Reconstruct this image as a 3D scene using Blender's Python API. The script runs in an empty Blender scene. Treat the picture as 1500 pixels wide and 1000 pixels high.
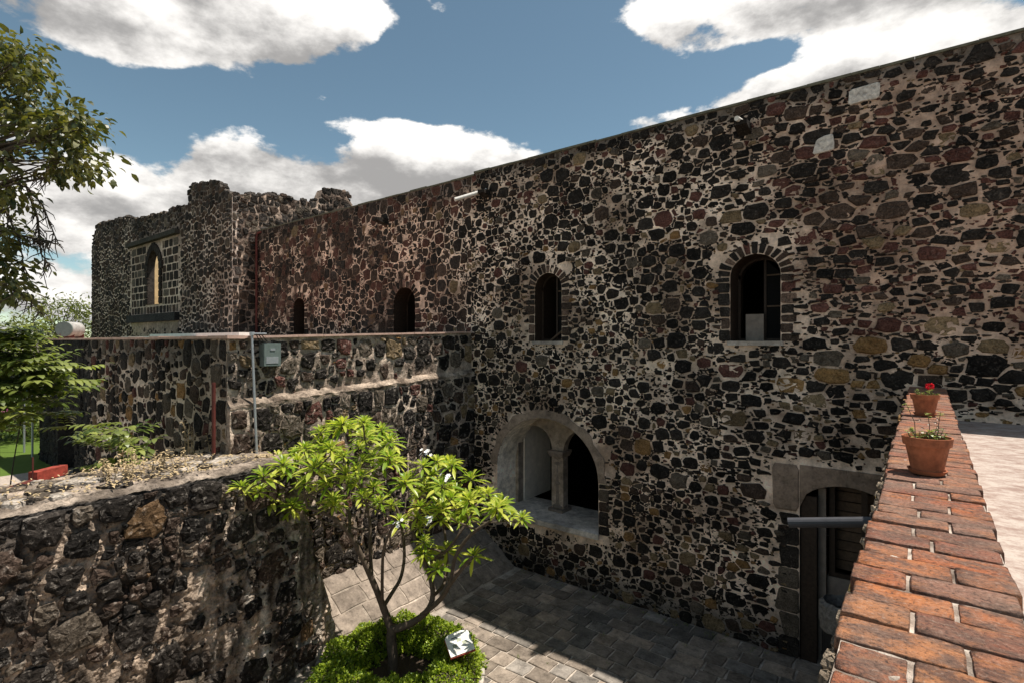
import bpy, bmesh, math, random
import numpy as np
from mathutils import Vector, Matrix, noise as mnoise

random.seed(7)
SC = bpy.context.scene
COL = SC.collection

# ------------------------------------------------------------------ camera
F_PX = 771.0                      # focal length in photo pixels (1500 wide)
YAW = math.radians(37.6)
FWD = Vector((-math.sin(YAW), math.cos(YAW), 0))
RGT = Vector((math.cos(YAW), math.sin(YAW), 0))
cam_data = bpy.data.cameras.new('camera')
cam_data.sensor_width = 36.0
cam_data.lens = 36.0 * F_PX / 1500.0
cam_data.clip_start = 0.05
cam_data.clip_end = 6000
cam = bpy.data.objects.new('camera', cam_data)
COL.objects.link(cam)
cam.location = (0, 0, 0)
cam.rotation_euler = (math.radians(90), 0, YAW)
SC.camera = cam

# ------------------------------------------------------------------ light
SUN_DIR = Vector((0.30, 0.245, 1.0)).normalized()       # towards the sun
sun_d = bpy.data.lights.new('sun', 'SUN')
sun_d.energy = 2.6
sun_d.angle = math.radians(0.5)
sun_d.color = (1.0, 0.94, 0.85)
sun = bpy.data.objects.new('sun', sun_d)
COL.objects.link(sun)
sun.rotation_euler = SUN_DIR.to_track_quat('Z', 'Y').to_euler()
SC.view_settings.view_transform = 'Standard'
SC.view_settings.look = 'None'
SC.view_settings.exposure = 1.5
SC.view_settings.gamma = 1.0
SC.view_settings.use_curve_mapping = False
SC.cycles.max_bounces = 6
SC.cycles.diffuse_bounces = 4


def ray(px, py):
    a = (px - 750) / F_PX
    b = (500 - py) / F_PX
    return FWD + RGT * a + Vector((0, 0, b))


def at_depth(px, py, t):
    return ray(px, py) * t


def on_z(px, py, z):
    d = ray(px, py)
    return d * (z / d.z)


def on_x(px, py, x):
    d = ray(px, py)
    return d * (x / d.x)


def on_y(px, py, y):
    d = ray(px, py)
    return d * (y / d.y)


# ------------------------------------------------------------------ world / sky
def build_world():
    w = bpy.data.worlds.new('World')
    SC.world = w
    w.use_nodes = True
    nt = w.node_tree
    nt.nodes.clear()

    L = nt.links.new

    def math_(op, a, b=None, clamp=False):
        n = nt.nodes.new('ShaderNodeMath')
        n.operation = op
        n.use_clamp = clamp
        for k, v in enumerate((a, b)):
            if v is None:
                continue
            if isinstance(v, (int, float)):
                n.inputs[k].default_value = v
            else:
                L(v, n.inputs[k])
        return n.outputs[0]

    def vmath(op, a, b):
        n = nt.nodes.new('ShaderNodeVectorMath')
        n.operation = op
        for k, v in enumerate((a, b)):
            if isinstance(v, (tuple, Vector)):
                n.inputs[k].default_value = v
            else:
                L(v, n.inputs[k])
        return n.outputs['Value'] if op == 'DOT_PRODUCT' else n.outputs[0]

    tc = nt.nodes.new('ShaderNodeTexCoord')
    d = tc.outputs['Generated']

    def noise_field(vec):
        """billowing cloud noise on a layer overhead, for a direction"""
        n1 = nt.nodes.new('ShaderNodeTexNoise')
        n1.inputs['Scale'].default_value = 5.2
        n1.inputs['Detail'].default_value = 8
        n1.inputs['Roughness'].default_value = 0.6
        L(vmath('MULTIPLY', vec, (1.0, 1.0, 1.9)), n1.inputs['Vector'])
        return math_('MULTIPLY', math_('SUBTRACT', n1.outputs[0], 0.5), 3.1)

    f0 = noise_field(d)
    f1 = noise_field(vmath('ADD', d, (SUN_DIR.x * .04, SUN_DIR.y * .04, .05)))
    place = None
    slope = None
    blobs = [(300, 22, 310, 70, .80), (545, 60, 60, 40, .35),
             (490, 222, 150, 66, .85), (700, 228, 130, 42, .80), (330, 250, 110, 50, .6),
             (110, 265, 140, 75, .65), (80, 420, 260, 75, .55), (360, 300, 230, 36, .5),
             (1130, 12, 250, 48, .80), (1230, 120, 150, 55, .85), (1440, 70, 140, 60, .5), (960, 185, 60, 24, .5), (640, 16, 26, 18, .5), (392, 148, 34, 16, .45), (868, 150, 30, 14, .45),
             (740, 120, 150, 90, -.85), (605, 112, 95, 45, -.9), (420, 130, 120, 26, -.6), (300, 165, 280, 40, -.80), (960, 105, 120, 42, -.7), (235, 240, 34, 40, -.35), (1120, 82, 110, 18, -.5), (30, 90, 60, 40, -.3)]
    for (px, py, rx, ry, wgt) in blobs:
        a = (px - 750) / F_PX
        b = (500 - py) / F_PX
        c = ray(px, py).normalized()
        h = Vector((-c.y, c.x, 0)).normalized()
        v = c.cross(h)
        if v.z < 0:
            v = -v
        Rx = rx / F_PX / (1 + a * a) ** .5 / (1 + a * a + b * b) ** .5 * 1.15
        Ry = ry / F_PX / (1 + a * a + b * b) ** .5 * 1.1
        dc = math_('MAXIMUM', vmath('DOT_PRODUCT', d, c), 0.05)
        qx = math_('DIVIDE', vmath('DOT_PRODUCT', d, h / Rx), dc)
        qy = math_('DIVIDE', vmath('DOT_PRODUCT', d, v / Ry), dc)
        q2 = math_('ADD', math_('MULTIPLY', qx, qx), math_('MULTIPLY', qy, qy))
        fall = math_('MAXIMUM', math_('SUBTRACT', 1.0, math_('MULTIPLY', q2, 0.5)), 0.0)
        fall = math_('MULTIPLY', fall, wgt)
        place = fall if place is None else math_('ADD', place, fall)
        if wgt > 0:
            sl = math_('MULTIPLY', fall, qy)
            slope = sl if slope is None else math_('ADD', slope, sl)
    sky = nt.nodes.new('ShaderNodeTexSky')
    sky.sky_type = 'NISHITA'
    sky.sun_disc = False
    sky.sun_elevation = math.asin(SUN_DIR.z)
    sky.sun_rotation = math.atan2(SUN_DIR.x, SUN_DIR.y)
    sky.altitude = 2250
    sky.dust_density = 1.6

    def ramp(val, lo, hi):
        n = nt.nodes.new('ShaderNodeMapRange')
        n.interpolation_type = 'SMOOTHSTEP'
        L(val, n.inputs[0])
        n.inputs[1].default_value = lo
        n.inputs[2].default_value = hi
        return n.outputs[0]
    thick = math_('ADD', f0, place)
    cover = ramp(thick, 0.14, 0.42)
    # tops face the sun, undersides and thick middles go grey
    lit_v = math_('ADD', math_('MULTIPLY', math_('SUBTRACT', f0, f1), 1.0), math_('MULTIPLY', slope, 0.95))
    lit_v = math_('SUBTRACT', lit_v, math_('MULTIPLY', math_('SUBTRACT', thick, .45), 0.12))
    lit = ramp(lit_v, -0.62, 0.50)
    cc = nt.nodes.new('ShaderNodeMix')
    cc.data_type = 'RGBA'
    L(lit, cc.inputs[0])
    cc.inputs[6].default_value = (1.6, 1.56, 1.53, 1)      # grey cloud base
    cc.inputs[7].default_value = (4.7, 4.55, 4.35, 1)       # sunlit cloud top
    mx = nt.nodes.new('ShaderNodeMix')
    mx.data_type = 'RGBA'
    L(cover, mx.inputs[0])
    tint = nt.nodes.new('ShaderNodeMix')
    tint.data_type = 'RGBA'
    tint.blend_type = 'MULTIPLY'
    tint.inputs[0].default_value = 1.0
    L(sky.outputs[0], tint.inputs[6])
    tint.inputs[7].default_value = (.56, .575, .455, 1)
    L(tint.outputs[2], mx.inputs[6])
    L(cc.outputs[2], mx.inputs[7])
    bg = nt.nodes.new('ShaderNodeBackground')
    bg.inputs[1].default_value = 0.09
    L(mx.outputs[2], bg.inputs[0])
    out = nt.nodes.new('ShaderNodeOutputWorld')
    L(bg.outputs[0], out.inputs[0])
    w.cycles.sampling_method = 'MANUAL'
    w.cycles.sample_map_resolution = 512


build_world()


# ------------------------------------------------------------------ materials
def new_mat(name):
    m = bpy.data.materials.new(name)
    m.use_nodes = True
    nt = m.node_tree
    b = nt.nodes['Principled BSDF']
    b.inputs['Roughness'].default_value = 0.9
    b.inputs['Specular IOR Level'].default_value = 0.25
    return m, nt, b


def tex_noise(nt, scale, detail=6, rough=.6, coord='Object', dist=0.0, sc=None):
    tc = nt.nodes.new('ShaderNodeTexCoord')
    n = nt.nodes.new('ShaderNodeTexNoise')
    n.inputs['Scale'].default_value = scale
    n.inputs['Detail'].default_value = detail
    n.inputs['Roughness'].default_value = rough
    n.inputs['Distortion'].default_value = dist
    src = tc.outputs[coord]
    if coord == 'World':
        pass
    if sc:
        mp = nt.nodes.new('ShaderNodeMapping')
        mp.inputs['Scale'].default_value = sc
        nt.links.new(src, mp.inputs[0])
        src = mp.outputs[0]
    nt.links.new(src, n.inputs['Vector'])
    return n.outputs[0]


def geo_noise(nt, scale, detail=6, rough=.6, sc=None):
    ge = nt.nodes.new('ShaderNodeNewGeometry')
    n = nt.nodes.new('ShaderNodeTexNoise')
    n.inputs['Scale'].default_value = scale
    n.inputs['Detail'].default_value = detail
    n.inputs['Roughness'].default_value = rough
    src = ge.outputs['Position']
    if sc:
        mp = nt.nodes.new('ShaderNodeMapping')
        mp.inputs['Scale'].default_value = sc
        nt.links.new(src, mp.inputs[0])
        src = mp.outputs[0]
    nt.links.new(src, n.inputs['Vector'])
    return n.outputs[0]


def mrange(nt, v, a, b, c, d):
    n = nt.nodes.new('ShaderNodeMapRange')
    nt.links.new(v, n.inputs[0])
    for i, x in enumerate((a, b, c, d)):
        n.inputs[i + 1].default_value = x
    return n.outputs[0]


def mixc(nt, fac, c1, c2, mode='MIX'):
    n = nt.nodes.new('ShaderNodeMix')
    n.data_type = 'RGBA'
    n.blend_type = mode
    for s, v in ((0, fac), (6, c1), (7, c2)):
        if isinstance(v, (int, float)):
            n.inputs[s].default_value = v
        elif isinstance(v, tuple):
            n.inputs[s].default_value = (*v, 1) if len(v) == 3 else v
        else:
            nt.links.new(v, n.inputs[s])
    return n.outputs[2]


def bump(nt, b, h, strength=.5, dist=.02):
    n = nt.nodes.new('ShaderNodeBump')
    n.inputs['Strength'].default_value = strength
    n.inputs['Distance'].default_value = dist
    nt.links.new(h, n.inputs['Height'])
    nt.links.new(n.outputs[0], b.inputs['Normal'])


def attr(nt, name='Col'):
    n = nt.nodes.new('ShaderNodeAttribute')
    n.attribute_name = name
    return n.outputs['Color']


def addv(nt, a, b, k=1.0):
    m = nt.nodes.new('ShaderNodeMath')
    m.operation = 'MULTIPLY_ADD'
    nt.links.new(b, m.inputs[0])
    m.inputs[1].default_value = k
    nt.links.new(a, m.inputs[2])
    return m.outputs[0]


def mat_attr(name, fine=28.0, lo=.45, hi=1.6, bstr=.9, bdist=.02, rough=.92, speck=None):
    """colour from the Col attribute, broken up by world-space noise, with relief"""
    m, nt, b = new_mat(name)
    n1 = geo_noise(nt, fine, 4, .72)
    n2 = geo_noise(nt, fine * .22, 2, .6)
    v = addv(nt, mrange(nt, n1, .3, .7, lo, hi), mrange(nt, n2, .3, .7, -.3, .3))
    c = mixc(nt, 1.0, attr(nt), v, 'MULTIPLY')
    c = mixc(nt, 1.0, c, mrange(nt, geo_noise(nt, .9, 4, .65), .32, .68, .66, 1.28), 'MULTIPLY')     # broad stains
    if speck:
        n3 = geo_noise(nt, fine * .5, 4, .75)
        c = mixc(nt, mrange(nt, n3, .56, .68, 0, speck[1]), c, speck[0])
    nt.links.new(c, b.inputs['Base Color'])
    b.inputs['Roughness'].default_value = rough
    b.inputs['Specular IOR Level'].default_value = .1
    bump(nt, b, addv(nt, n1, n2, 1.2), bstr, bdist)
    return m


def mat_plain(name, col, rough=.7, var=.25, scale=8, metallic=0.0, bstr=.2, bdist=.01, coord='geo'):
    m, nt, b = new_mat(name)
    n1 = geo_noise(nt, scale, 4, .65)
    c = mixc(nt, 1.0, col, mrange(nt, n1, .3, .7, 1 - var, 1 + var), 'MULTIPLY')
    nt.links.new(c, b.inputs['Base Color'])
    b.inputs['Roughness'].default_value = rough
    b.inputs['Metallic'].default_value = metallic
    if bstr:
        bump(nt, b, n1, bstr, bdist)
    return m


def mat_leaf(name, c1, c2, trans=.35, rough=.45):
    m, nt, b = new_mat(name)
    oi = nt.nodes.new('ShaderNodeAttribute')
    oi.attribute_name = 'Col'
    c = mixc(nt, oi.outputs['Fac'], c1, c2)
    nt.links.new(c, b.inputs['Base Color'])
    b.inputs['Roughness'].default_value = rough
    b.inputs['Specular IOR Level'].default_value = .4
    tr = nt.nodes.new('ShaderNodeBsdfTranslucent')
    nt.links.new(mixc(nt, 1.0, c, (1.3, 1.4, .6), 'MULTIPLY'), tr.inputs[0])
    mx = nt.nodes.new('ShaderNodeMixShader')
    mx.inputs[0].default_value = trans
    nt.links.new(b.outputs[0], mx.inputs[1])
    nt.links.new(tr.outputs[0], mx.inputs[2])
    nt.links.new(mx.outputs[0], nt.nodes['Material Output'].inputs[0])
    return m


M = {}
M['stone'] = mat_attr('basalt_stone', 30, .35, 1.75, 1.0, .025, speck=((.22, .185, .155), .28))
M['mortar'] = mat_attr('lime_mortar', 22, .78, 1.28, 1.0, .03, speck=((.16, .12, .095), .35))
M['roughstone'] = mat_attr('weathered_stone', 16, .3, 1.9, 1.0, .045, speck=((.42, .37, .32), .5))
M['roughmortar'] = mat_attr('weathered_mortar', 13, .35, 1.6, 1.0, .05, speck=((.04, .036, .033), .8))
M['paving'] = mat_attr('paving_stone', 18, .7, 1.35, .6, .012, speck=((.12, .10, .085), .5))
M['dark'] = mat_plain('dark_interior', (.03, .026, .023), .9, .3, 3)
M['wood'] = mat_plain('dark_reveal_shade', (.035, .022, .015), .6, .4, 14)
M['brownwood'] = mat_plain('brown_plank_wood', (.10, .065, .042), .7, .35, 9)
M['plaster'] = mat_plain('pale_plaster', (.74, .66, .57), .85, .14, 4)
M['cream'] = mat_plain('cream_plaster', (.62, .45, .24), .85, .2, 1.5)
M['carved'] = mat_plain('carved_stone', (.22, .18, .15), .85, .3, 9, bstr=.4)
M['surround'] = mat_plain('smooth_surround', (.26, .215, .18), .9, .22, 5, bstr=.4)
M['coping'] = mat_plain('weathered_coping', (.11, .105, .075), .95, .4, 6, bstr=.6, bdist=.02)
M['pinkcope'] = mat_plain('pink_coping', (.46, .31, .25), .9, .25, 5, bstr=.4)
M['rust'] = mat_plain('rust_red_paint', (.10, .026, .02), .6, .3, 10)
M['redpaint'] = mat_plain('red_paint', (.26, .045, .03), .7, .5, 9)
M['steel'] = mat_plain('galvanised_steel', (.42, .44, .46), .45, .12, 12, metallic=.6, bstr=.05)
M['meter'] = mat_plain('grey_green_enamel', (.13, .16, .15), .45, .15, 8, bstr=.05)
M['pvc'] = mat_plain('grey_pipe', (.06, .06, .066), .4, .15, 8, bstr=.05)
M['whitepipe'] = mat_plain('white_pipe', (.66, .63, .58), .5, .15, 10, bstr=.05)
M['tuff'] = mat_plain('white_tuff', (.52, .48, .43), .95, .45, 12, bstr=1, bdist=.04)
M['terracotta'] = mat_plain('terracotta', (.31, .105, .05), .85, .42, 11, bstr=.3)
M['soil'] = mat_plain('soil', (.05, .035, .025), 1, .4, 30, bstr=.8)
M['bark'] = mat_plain('bark', (.10, .075, .055), .9, .35, 14, bstr=.6)
M['darkbark'] = mat_plain('dark_bark', (.07, .055, .04), .9, .35, 14, bstr=.6)
M['signwhite'] = mat_plain('sign_face', (.80, .79, .74), .5, .04, 5, bstr=0)
M['ink'] = mat_plain('sign_ink', (.10, .10, .10), .6, .05, 5, bstr=0)
M['photo'] = mat_plain('sign_photo', (.34, .36, .27), .6, .35, 40, bstr=0)
M['white'] = mat_plain('white_paint', (.72, .71, .68), .6, .12, 6, bstr=.1)
M['blue'] = mat_plain('blue_tarp', (.03, .33, .62), .6, .15, 6, bstr=.1)
M['magenta'] = mat_plain('magenta_petal', (.42, .05, .25), .7, .3, 10, bstr=0)
M['redpetal'] = mat_plain('red_petal', (.75, .015, .03), .7, .2, 30, bstr=0)
M['whitepetal'] = mat_plain('white_petal', (.82, .80, .74), .6, .05, 30, bstr=0)
M['straw'] = mat_plain('dry_straw', (.40, .30, .17), .9, .5, 9, bstr=0)
M['surround_grey'] = mat_plain('weathered_grey_paint', (.34, .33, .31), .6, .3, 6, bstr=.1)
M['drum'] = mat_plain('black_drum', (.02, .02, .02), .5, .3, 9)
M['liner'] = mat_plain('pale_liner', (.17, .155, .14), .7, .5, 14, bstr=.6)
M['glass'] = mat_plain('dark_pane', (.004, .004, .004), .9, .1, 3, bstr=0)
M['leaf_plum'] = mat_leaf('plumeria_leaf', (.16, .26, .022), (.56, .56, .10), .40, .34)
M['leaf_box'] = mat_leaf('boxwood_leaf', (.07, .14, .012), (.42, .50, .045), .38, .45)
M['leaf_ash'] = mat_leaf('ash_leaf', (.06, .095, .02), (.28, .31, .075), .35, .4)
M['leaf_dark'] = mat_leaf('dark_leaf', (.03, .045, .014), (.20, .18, .04), .3, .4)
M['leaf_far'] = mat_leaf('far_leaf', (.07, .09, .02), (.20, .22, .06), .3, .6)


def mat_brick():
    m, nt, b = new_mat('old_clay_brick')
    oi = nt.nodes.new('ShaderNodeObjectInfo')
    cr = nt.nodes.new('ShaderNodeValToRGB')
    e = cr.color_ramp.elements
    e[0].position = 0
    e[0].color = (.20, .075, .045, 1)
    e[1].position = 1
    e[1].color = (.48, .20, .075, 1)
    for p, c in ((.2, (.30, .085, .045, 1)), (.4, (.40, .14, .055, 1)), (.6, (.24, .12, .085, 1)), (.8, (.42, .12, .04, 1))):
        k = e.new(p)
        k.color = c
    nt.links.new(oi.outputs['Random'], cr.inputs[0])
    n1 = geo_noise(nt, 9, 8, .7, (1, 1.6, 1))
    n2 = geo_noise(nt, 60, 6, .7)
    n3 = geo_noise(nt, 5, 6, .75, (1, 1.8, 1))
    c = mixc(nt, mrange(nt, n1, .40, .58, 0, .95), cr.outputs[0], (.12, .065, .048))
    c = mixc(nt, mrange(nt, n3, .54, .68, 0, .6), c, (.46, .17, .05))
    c = mixc(nt, mrange(nt, n2, .54, .68, 0, .5), c, (.44, .32, .25))
    c = mixc(nt, mrange(nt, geo_noise(nt, 2.3, 5, .7), .40, .62, .0, .40), c, (.27, .19, .145))
    c = mixc(nt, mrange(nt, n2, .47, .36, 0, .85), c, (.055, .036, .03))
    nt.links.new(c, b.inputs['Base Color'])
    bump(nt, b, addv(nt, n2, n1, 1.5), 1.0, .014)
    return m


M['brick'] = mat_brick()


def mat_terrace():
    m, nt, b = new_mat('worn_terrace_cement')
    n1 = geo_noise(nt, 4.0, 6, .78, (1, 1.25, 1))
    n2 = geo_noise(nt, 30, 4, .7)
    c = mixc(nt, mrange(nt, n1, .42, .62, 0, 1), (.42, .355, .31), (.25, .175, .145))
    c = mixc(nt, mrange(nt, n2, .55, .7, 0, .6), c, (.18, .13, .11))
    nt.links.new(c, b.inputs['Base Color'])
    bump(nt, b, addv(nt, n2, n1, 1.0), .7, .012)
    return m


M['terrace'] = mat_terrace()


def mat_ground():
    m, nt, b = new_mat('lawn_ground')
    n1 = geo_noise(nt, 3, 6, .6)
    n2 = geo_noise(nt, 40, 4, .7)
    c = mixc(nt, n1, (.065, .115, .012), (.11, .165, .025))
    c = mixc(nt, mrange(nt, n2, .4, .7, 0, .5), c, (.045, .08, .01))
    nt.links.new(c, b.inputs['Base Color'])
    bump(nt, b, n2, .8, .03)
    return m


M['lawn'] = mat_ground()
M['path'] = mat_plain('path_gravel', (.36, .30, .25), .95, .25, 9, bstr=.5)
M['earth'] = mat_plain('bare_earth', (.20, .17, .14), .95, .3, 4, bstr=.5)


# ------------------------------------------------------------------ mesh helpers
class MB:
    def __init__(self):
        self.v, self.f, self.c = [], [], []

    def add(self, verts, faces, col=(1, 1, 1)):
        o = len(self.v)
        self.v.extend([tuple(p) for p in verts])
        self.f.extend([tuple(i + o for i in f) for f in faces])
        if isinstance(col, list):
            self.c.extend(col)
        else:
            self.c.extend([col] * len(verts))
        return self

    def box(self, x0, x1, y0, y1, z0, z1, col=(1, 1, 1)):
        v = [(x0, y0, z0), (x1, y0, z0), (x1, y1, z0), (x0, y1, z0), (x0, y0, z1), (x1, y0, z1), (x1, y1, z1), (x0, y1, z1)]
        f = [(0, 3, 2, 1), (4, 5, 6, 7), (0, 1, 5, 4), (1, 2, 6, 5), (2, 3, 7, 6), (3, 0, 4, 7)]
        return self.add(v, f, col)

    def tube(self, pts, radii, n=8, col=(1, 1, 1), cap=True):
        pts = [Vector(p) for p in pts]
        if isinstance(radii, (int, float)):
            radii = [radii] * len(pts)
        verts, faces = [], []
        prev = None
        for i, p in enumerate(pts):
            if i == 0:
                d = pts[1] - pts[0]
            elif i == len(pts) - 1:
                d = pts[-1] - pts[-2]
            else:
                d = pts[i + 1] - pts[i - 1]
            d.normalize()
            if prev is None:
                ref = Vector((0, 0, 1)) if abs(d.z) < .9 else Vector((1, 0, 0))
                u = d.cross(ref).normalized()
            else:
                u = (prev - d * prev.dot(d)).normalized()
            prev = u
            w = d.cross(u)
            for k in range(n):
                a = 2 * math.pi * k / n
                verts.append(p + (u * math.cos(a) + w * math.sin(a)) * radii[i])
        for i in range(len(pts) - 1):
            for k in range(n):
                k2 = (k + 1) % n
                faces.append((i * n + k, i * n + k2, (i + 1) * n + k2, (i + 1) * n + k))
        if cap:
            faces.append(tuple(reversed(range(n))))
            faces.append(tuple((len(pts) - 1) * n + k for k in range(n)))
        return self.add(verts, faces, col)

    def lathe(self, prof, c=(0, 0, 0), n=24, col=(1, 1, 1)):
        verts, faces = [], []
        for r, z in prof:
            for k in range(n):
                a = 2 * math.pi * k / n
                verts.append((c[0] + r * math.cos(a), c[1] + r * math.sin(a), c[2] + z))
        for i in range(len(prof) - 1):
            for k in range(n):
                k2 = (k + 1) % n
                faces.append((i * n + k, i * n + k2, (i + 1) * n + k2, (i + 1) * n + k))
        faces.append(tuple(reversed(range(n))))
        faces.append(tuple((len(prof) - 1) * n + k for k in range(n)))
        return self.add(verts, faces, col)

    def mesh(self, name, mat, smooth=False):
        me = bpy.data.meshes.new(name)
        me.from_pydata(self.v, [], self.f)
        at = me.color_attributes.new('Col', 'FLOAT_COLOR', 'POINT')
        buf = np.ones((len(self.v), 4), dtype=np.float32)
        if self.c:
            buf[:, :3] = np.array(self.c, dtype=np.float32).reshape(-1, 3)
        at.data.foreach_set('color', buf.ravel())
        me.materials.append(mat)
        if smooth:
            me.polygons.foreach_set('use_smooth', [True] * len(me.polygons))
        me.update()
        return me

    def build(self, name, mat, parent=None, smooth=False, stuff=False):
        o = bpy.data.objects.new(name, self.mesh(name, mat, smooth))
        COL.objects.link(o)
        if parent is not None:
            o.parent = parent
            o.matrix_parent_inverse = Matrix.Translation(-world_loc(parent))
        if stuff:
            o['kind'] = 'stuff'
        return o


def world_loc(o):
    """world position of an (unrotated) thing; parts are written in world coordinates"""
    p = Vector(o.location)
    if o.parent is not None:
        p = p + world_loc(o.parent) + o.matrix_parent_inverse.translation
    return p


def thing(name, label, cat, loc=(0, 0, 0), group=None):
    o = bpy.data.objects.new(name, None)
    o.empty_display_size = .2
    COL.objects.link(o)
    o.location = loc
    o['label'] = label
    o['category'] = cat
    if group:
        o['group'] = group
    return o


def structure(o):
    o['kind'] = 'structure'
    return o


def tag(o, label, cat, group=None):
    o['label'] = label
    o['category'] = cat
    if group:
        o['group'] = group
    return o


def fbm(x, y, z=0.0, oct=4):
    return mnoise.fractal((x, y, z), 0.9, 2.0, oct)


# ------------------------------------------------------------------ rubble masonry
class Frame:
    """a wall plane: s along e1, h along z, n outwards"""
    def __init__(self, origin, e1, n):
        self.o, self.e1, self.n = Vector(origin), Vector(e1).normalized(), Vector(n).normalized()

    def p(self, s, h, d=0.0):
        q = self.o + self.e1 * s + self.n * d
        return (q.x, q.y, q.z + h)


class Opening:
    def __init__(self, s0, s1, h0, h1, rise):
        self.s0, self.s1, self.h0, self.h1, self.rise = s0, s1, h0, h1, rise
        self.c, self.w = (s0 + s1) / 2, (s1 - s0) / 2
        self.spring = h1 - rise

    def head(self, s, m=0.0):
        w = self.w + m
        x = (s - self.c) / w
        return self.spring + (self.rise + m) * math.sqrt(max(0.0, 1 - x * x))

    def inside(self, s, h, m=0.0, mb=0.0):
        if s < self.s0 - m or s > self.s1 + m or h < self.h0 - mb:
            return False
        return h < self.head(s, m)


def darts(rng, s0, s1, h0, h1, radii, inside, tight=.78):
    """variable-radius dart throwing -> list of (s, h, r)"""
    pts = []
    cell = .8
    grid = {}
    area = (s1 - s0) * (h1 - h0)
    for r, dens in radii:
        for _ in range(int(area * dens)):
            s, h = rng.uniform(s0, s1), rng.uniform(h0, h1)
            if not inside(s, h):
                continue
            if r > .5 * (radii[0][0] + radii[-1][0]) and mnoise.noise((s * .42, h * .55, 71)) < -.16:
                continue                     # patches laid in small stones only
            rr = r * rng.uniform(.85, 1.15)
            gx, gy = int(s // cell), int(h // cell)
            ok = True
            for ix in (gx - 1, gx, gx + 1):
                for iy in (gy - 1, gy, gy + 1):
                    for (a, b, c) in grid.get((ix, iy), ()):
                        if (a - s) ** 2 + (b - h) ** 2 < ((c + rr) * tight) ** 2:
                            ok = False
                            break
                    if not ok:
                        break
                if not ok:
                    break
            if ok:
                grid.setdefault((gx, gy), []).append((s, h, rr))
                pts.append((s, h, rr))
    return pts, grid, cell


def clip(poly, nx, ny, c):
    """keep nx*x+ny*y <= c"""
    out = []
    n = len(poly)
    for i in range(n):
        p, q = poly[i], poly[(i + 1) % n]
        dp, dq = nx * p[0] + ny * p[1] - c, nx * q[0] + ny * q[1] - c
        if dp <= 0:
            out.append(p)
        if (dp < 0 < dq) or (dq < 0 < dp):
            t = dp / (dp - dq)
            out.append((p[0] + (q[0] - p[0]) * t, p[1] + (q[1] - p[1]) * t))
    return out


def parea(poly):
    return .5 * sum(poly[i][0] * poly[(i + 1) % len(poly)][1] - poly[(i + 1) % len(poly)][0] * poly[i][1] for i in range(len(poly)))


def cells(rng, pts, grid, cell, joint, snap=1.0, jang=.45):
    res = []
    for (s, h, r) in pts:
        R = r * 1.9
        poly = [(s - R, h - R), (s + R, h - R), (s + R, h + R), (s - R, h + R)]
        gx, gy = int(s // cell), int(h // cell)
        jt = rng.uniform(*joint) * (1 + .9 * mnoise.noise((s * .8, h * .8, 44)))
        for ix in (gx - 1, gx, gx + 1):
            for iy in (gy - 1, gy, gy + 1):
                for (a, b, c) in grid.get((ix, iy), ()):
                    dx, dy = a - s, b - h
                    dd = math.hypot(dx, dy)
                    if dd < 1e-6 or dd > R * 2 + c:
                        continue
                    # power-diagram boundary
                    t = (dd * dd + r * r - c * c) / (2 * dd)
                    nx, ny = dx / dd, dy / dd
                    mxp, myp = s + nx * t, h + ny * t
                    th = math.atan2(ny, nx)
                    th2 = th % math.pi                       # same line for both neighbours
                    off = (th2 + math.pi / 4) % (math.pi / 2) - math.pi / 4
                    rot = -.45 * off * snap
                    rot += jang * mnoise.noise(((s + a) * 7.3, (h + b) * 7.3, 2.2))
                    cth, sth = math.cos(th + rot), math.sin(th + rot)
                    poly = clip(poly, cth, sth, cth * mxp + sth * myp - jt)
                    if len(poly) < 3:
                        break
                if len(poly) < 3:
                    break
            if len(poly) < 3:
                break
        if len(poly) >= 3:
            res.append((s, h, r, poly, jt))
    return res


def round_poly(rng, poly, jit=.07, keep=.27, wamp=.035):
    # drop very short edges first
    P = []
    for i, p in enumerate(poly):
        q = poly[(i + 1) % len(poly)]
        if math.hypot(q[0] - p[0], q[1] - p[1]) > .022:
            P.append(p)
    if len(P) < 4:
        P = poly
    keep = rng.choice((.07, .10, .14, .20))
    out = []
    n = len(P)
    for i in range(n):
        p, q = P[i], P[(i + 1) % n]
        k = keep * rng.uniform(.6, 1.2)
        out.append((p[0] + (q[0] - p[0]) * k, p[1] + (q[1] - p[1]) * k))
        if math.hypot(q[0] - p[0], q[1] - p[1]) > .2:
            m = rng.uniform(.4, .6)
            out.append((p[0] + (q[0] - p[0]) * m, p[1] + (q[1] - p[1]) * m))
        k = keep * rng.uniform(.6, 1.2)
        out.append((p[0] + (q[0] - p[0]) * (1 - k), p[1] + (q[1] - p[1]) * (1 - k)))
    cx = sum(p[0] for p in out) / len(out)
    cy = sum(p[1] for p in out) / len(out)
    res = []
    for p in out:
        f = 1 + rng.uniform(-jit, jit * .6)
        q = mnoise.noise_vector((p[0] * 3.7, p[1] * 3.7, 5.5))
        res.append((cx + (p[0] - cx) * f + q[0] * wamp, cy + (p[1] - cy) * f + q[1] * wamp))
    return res, cx, cy


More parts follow.
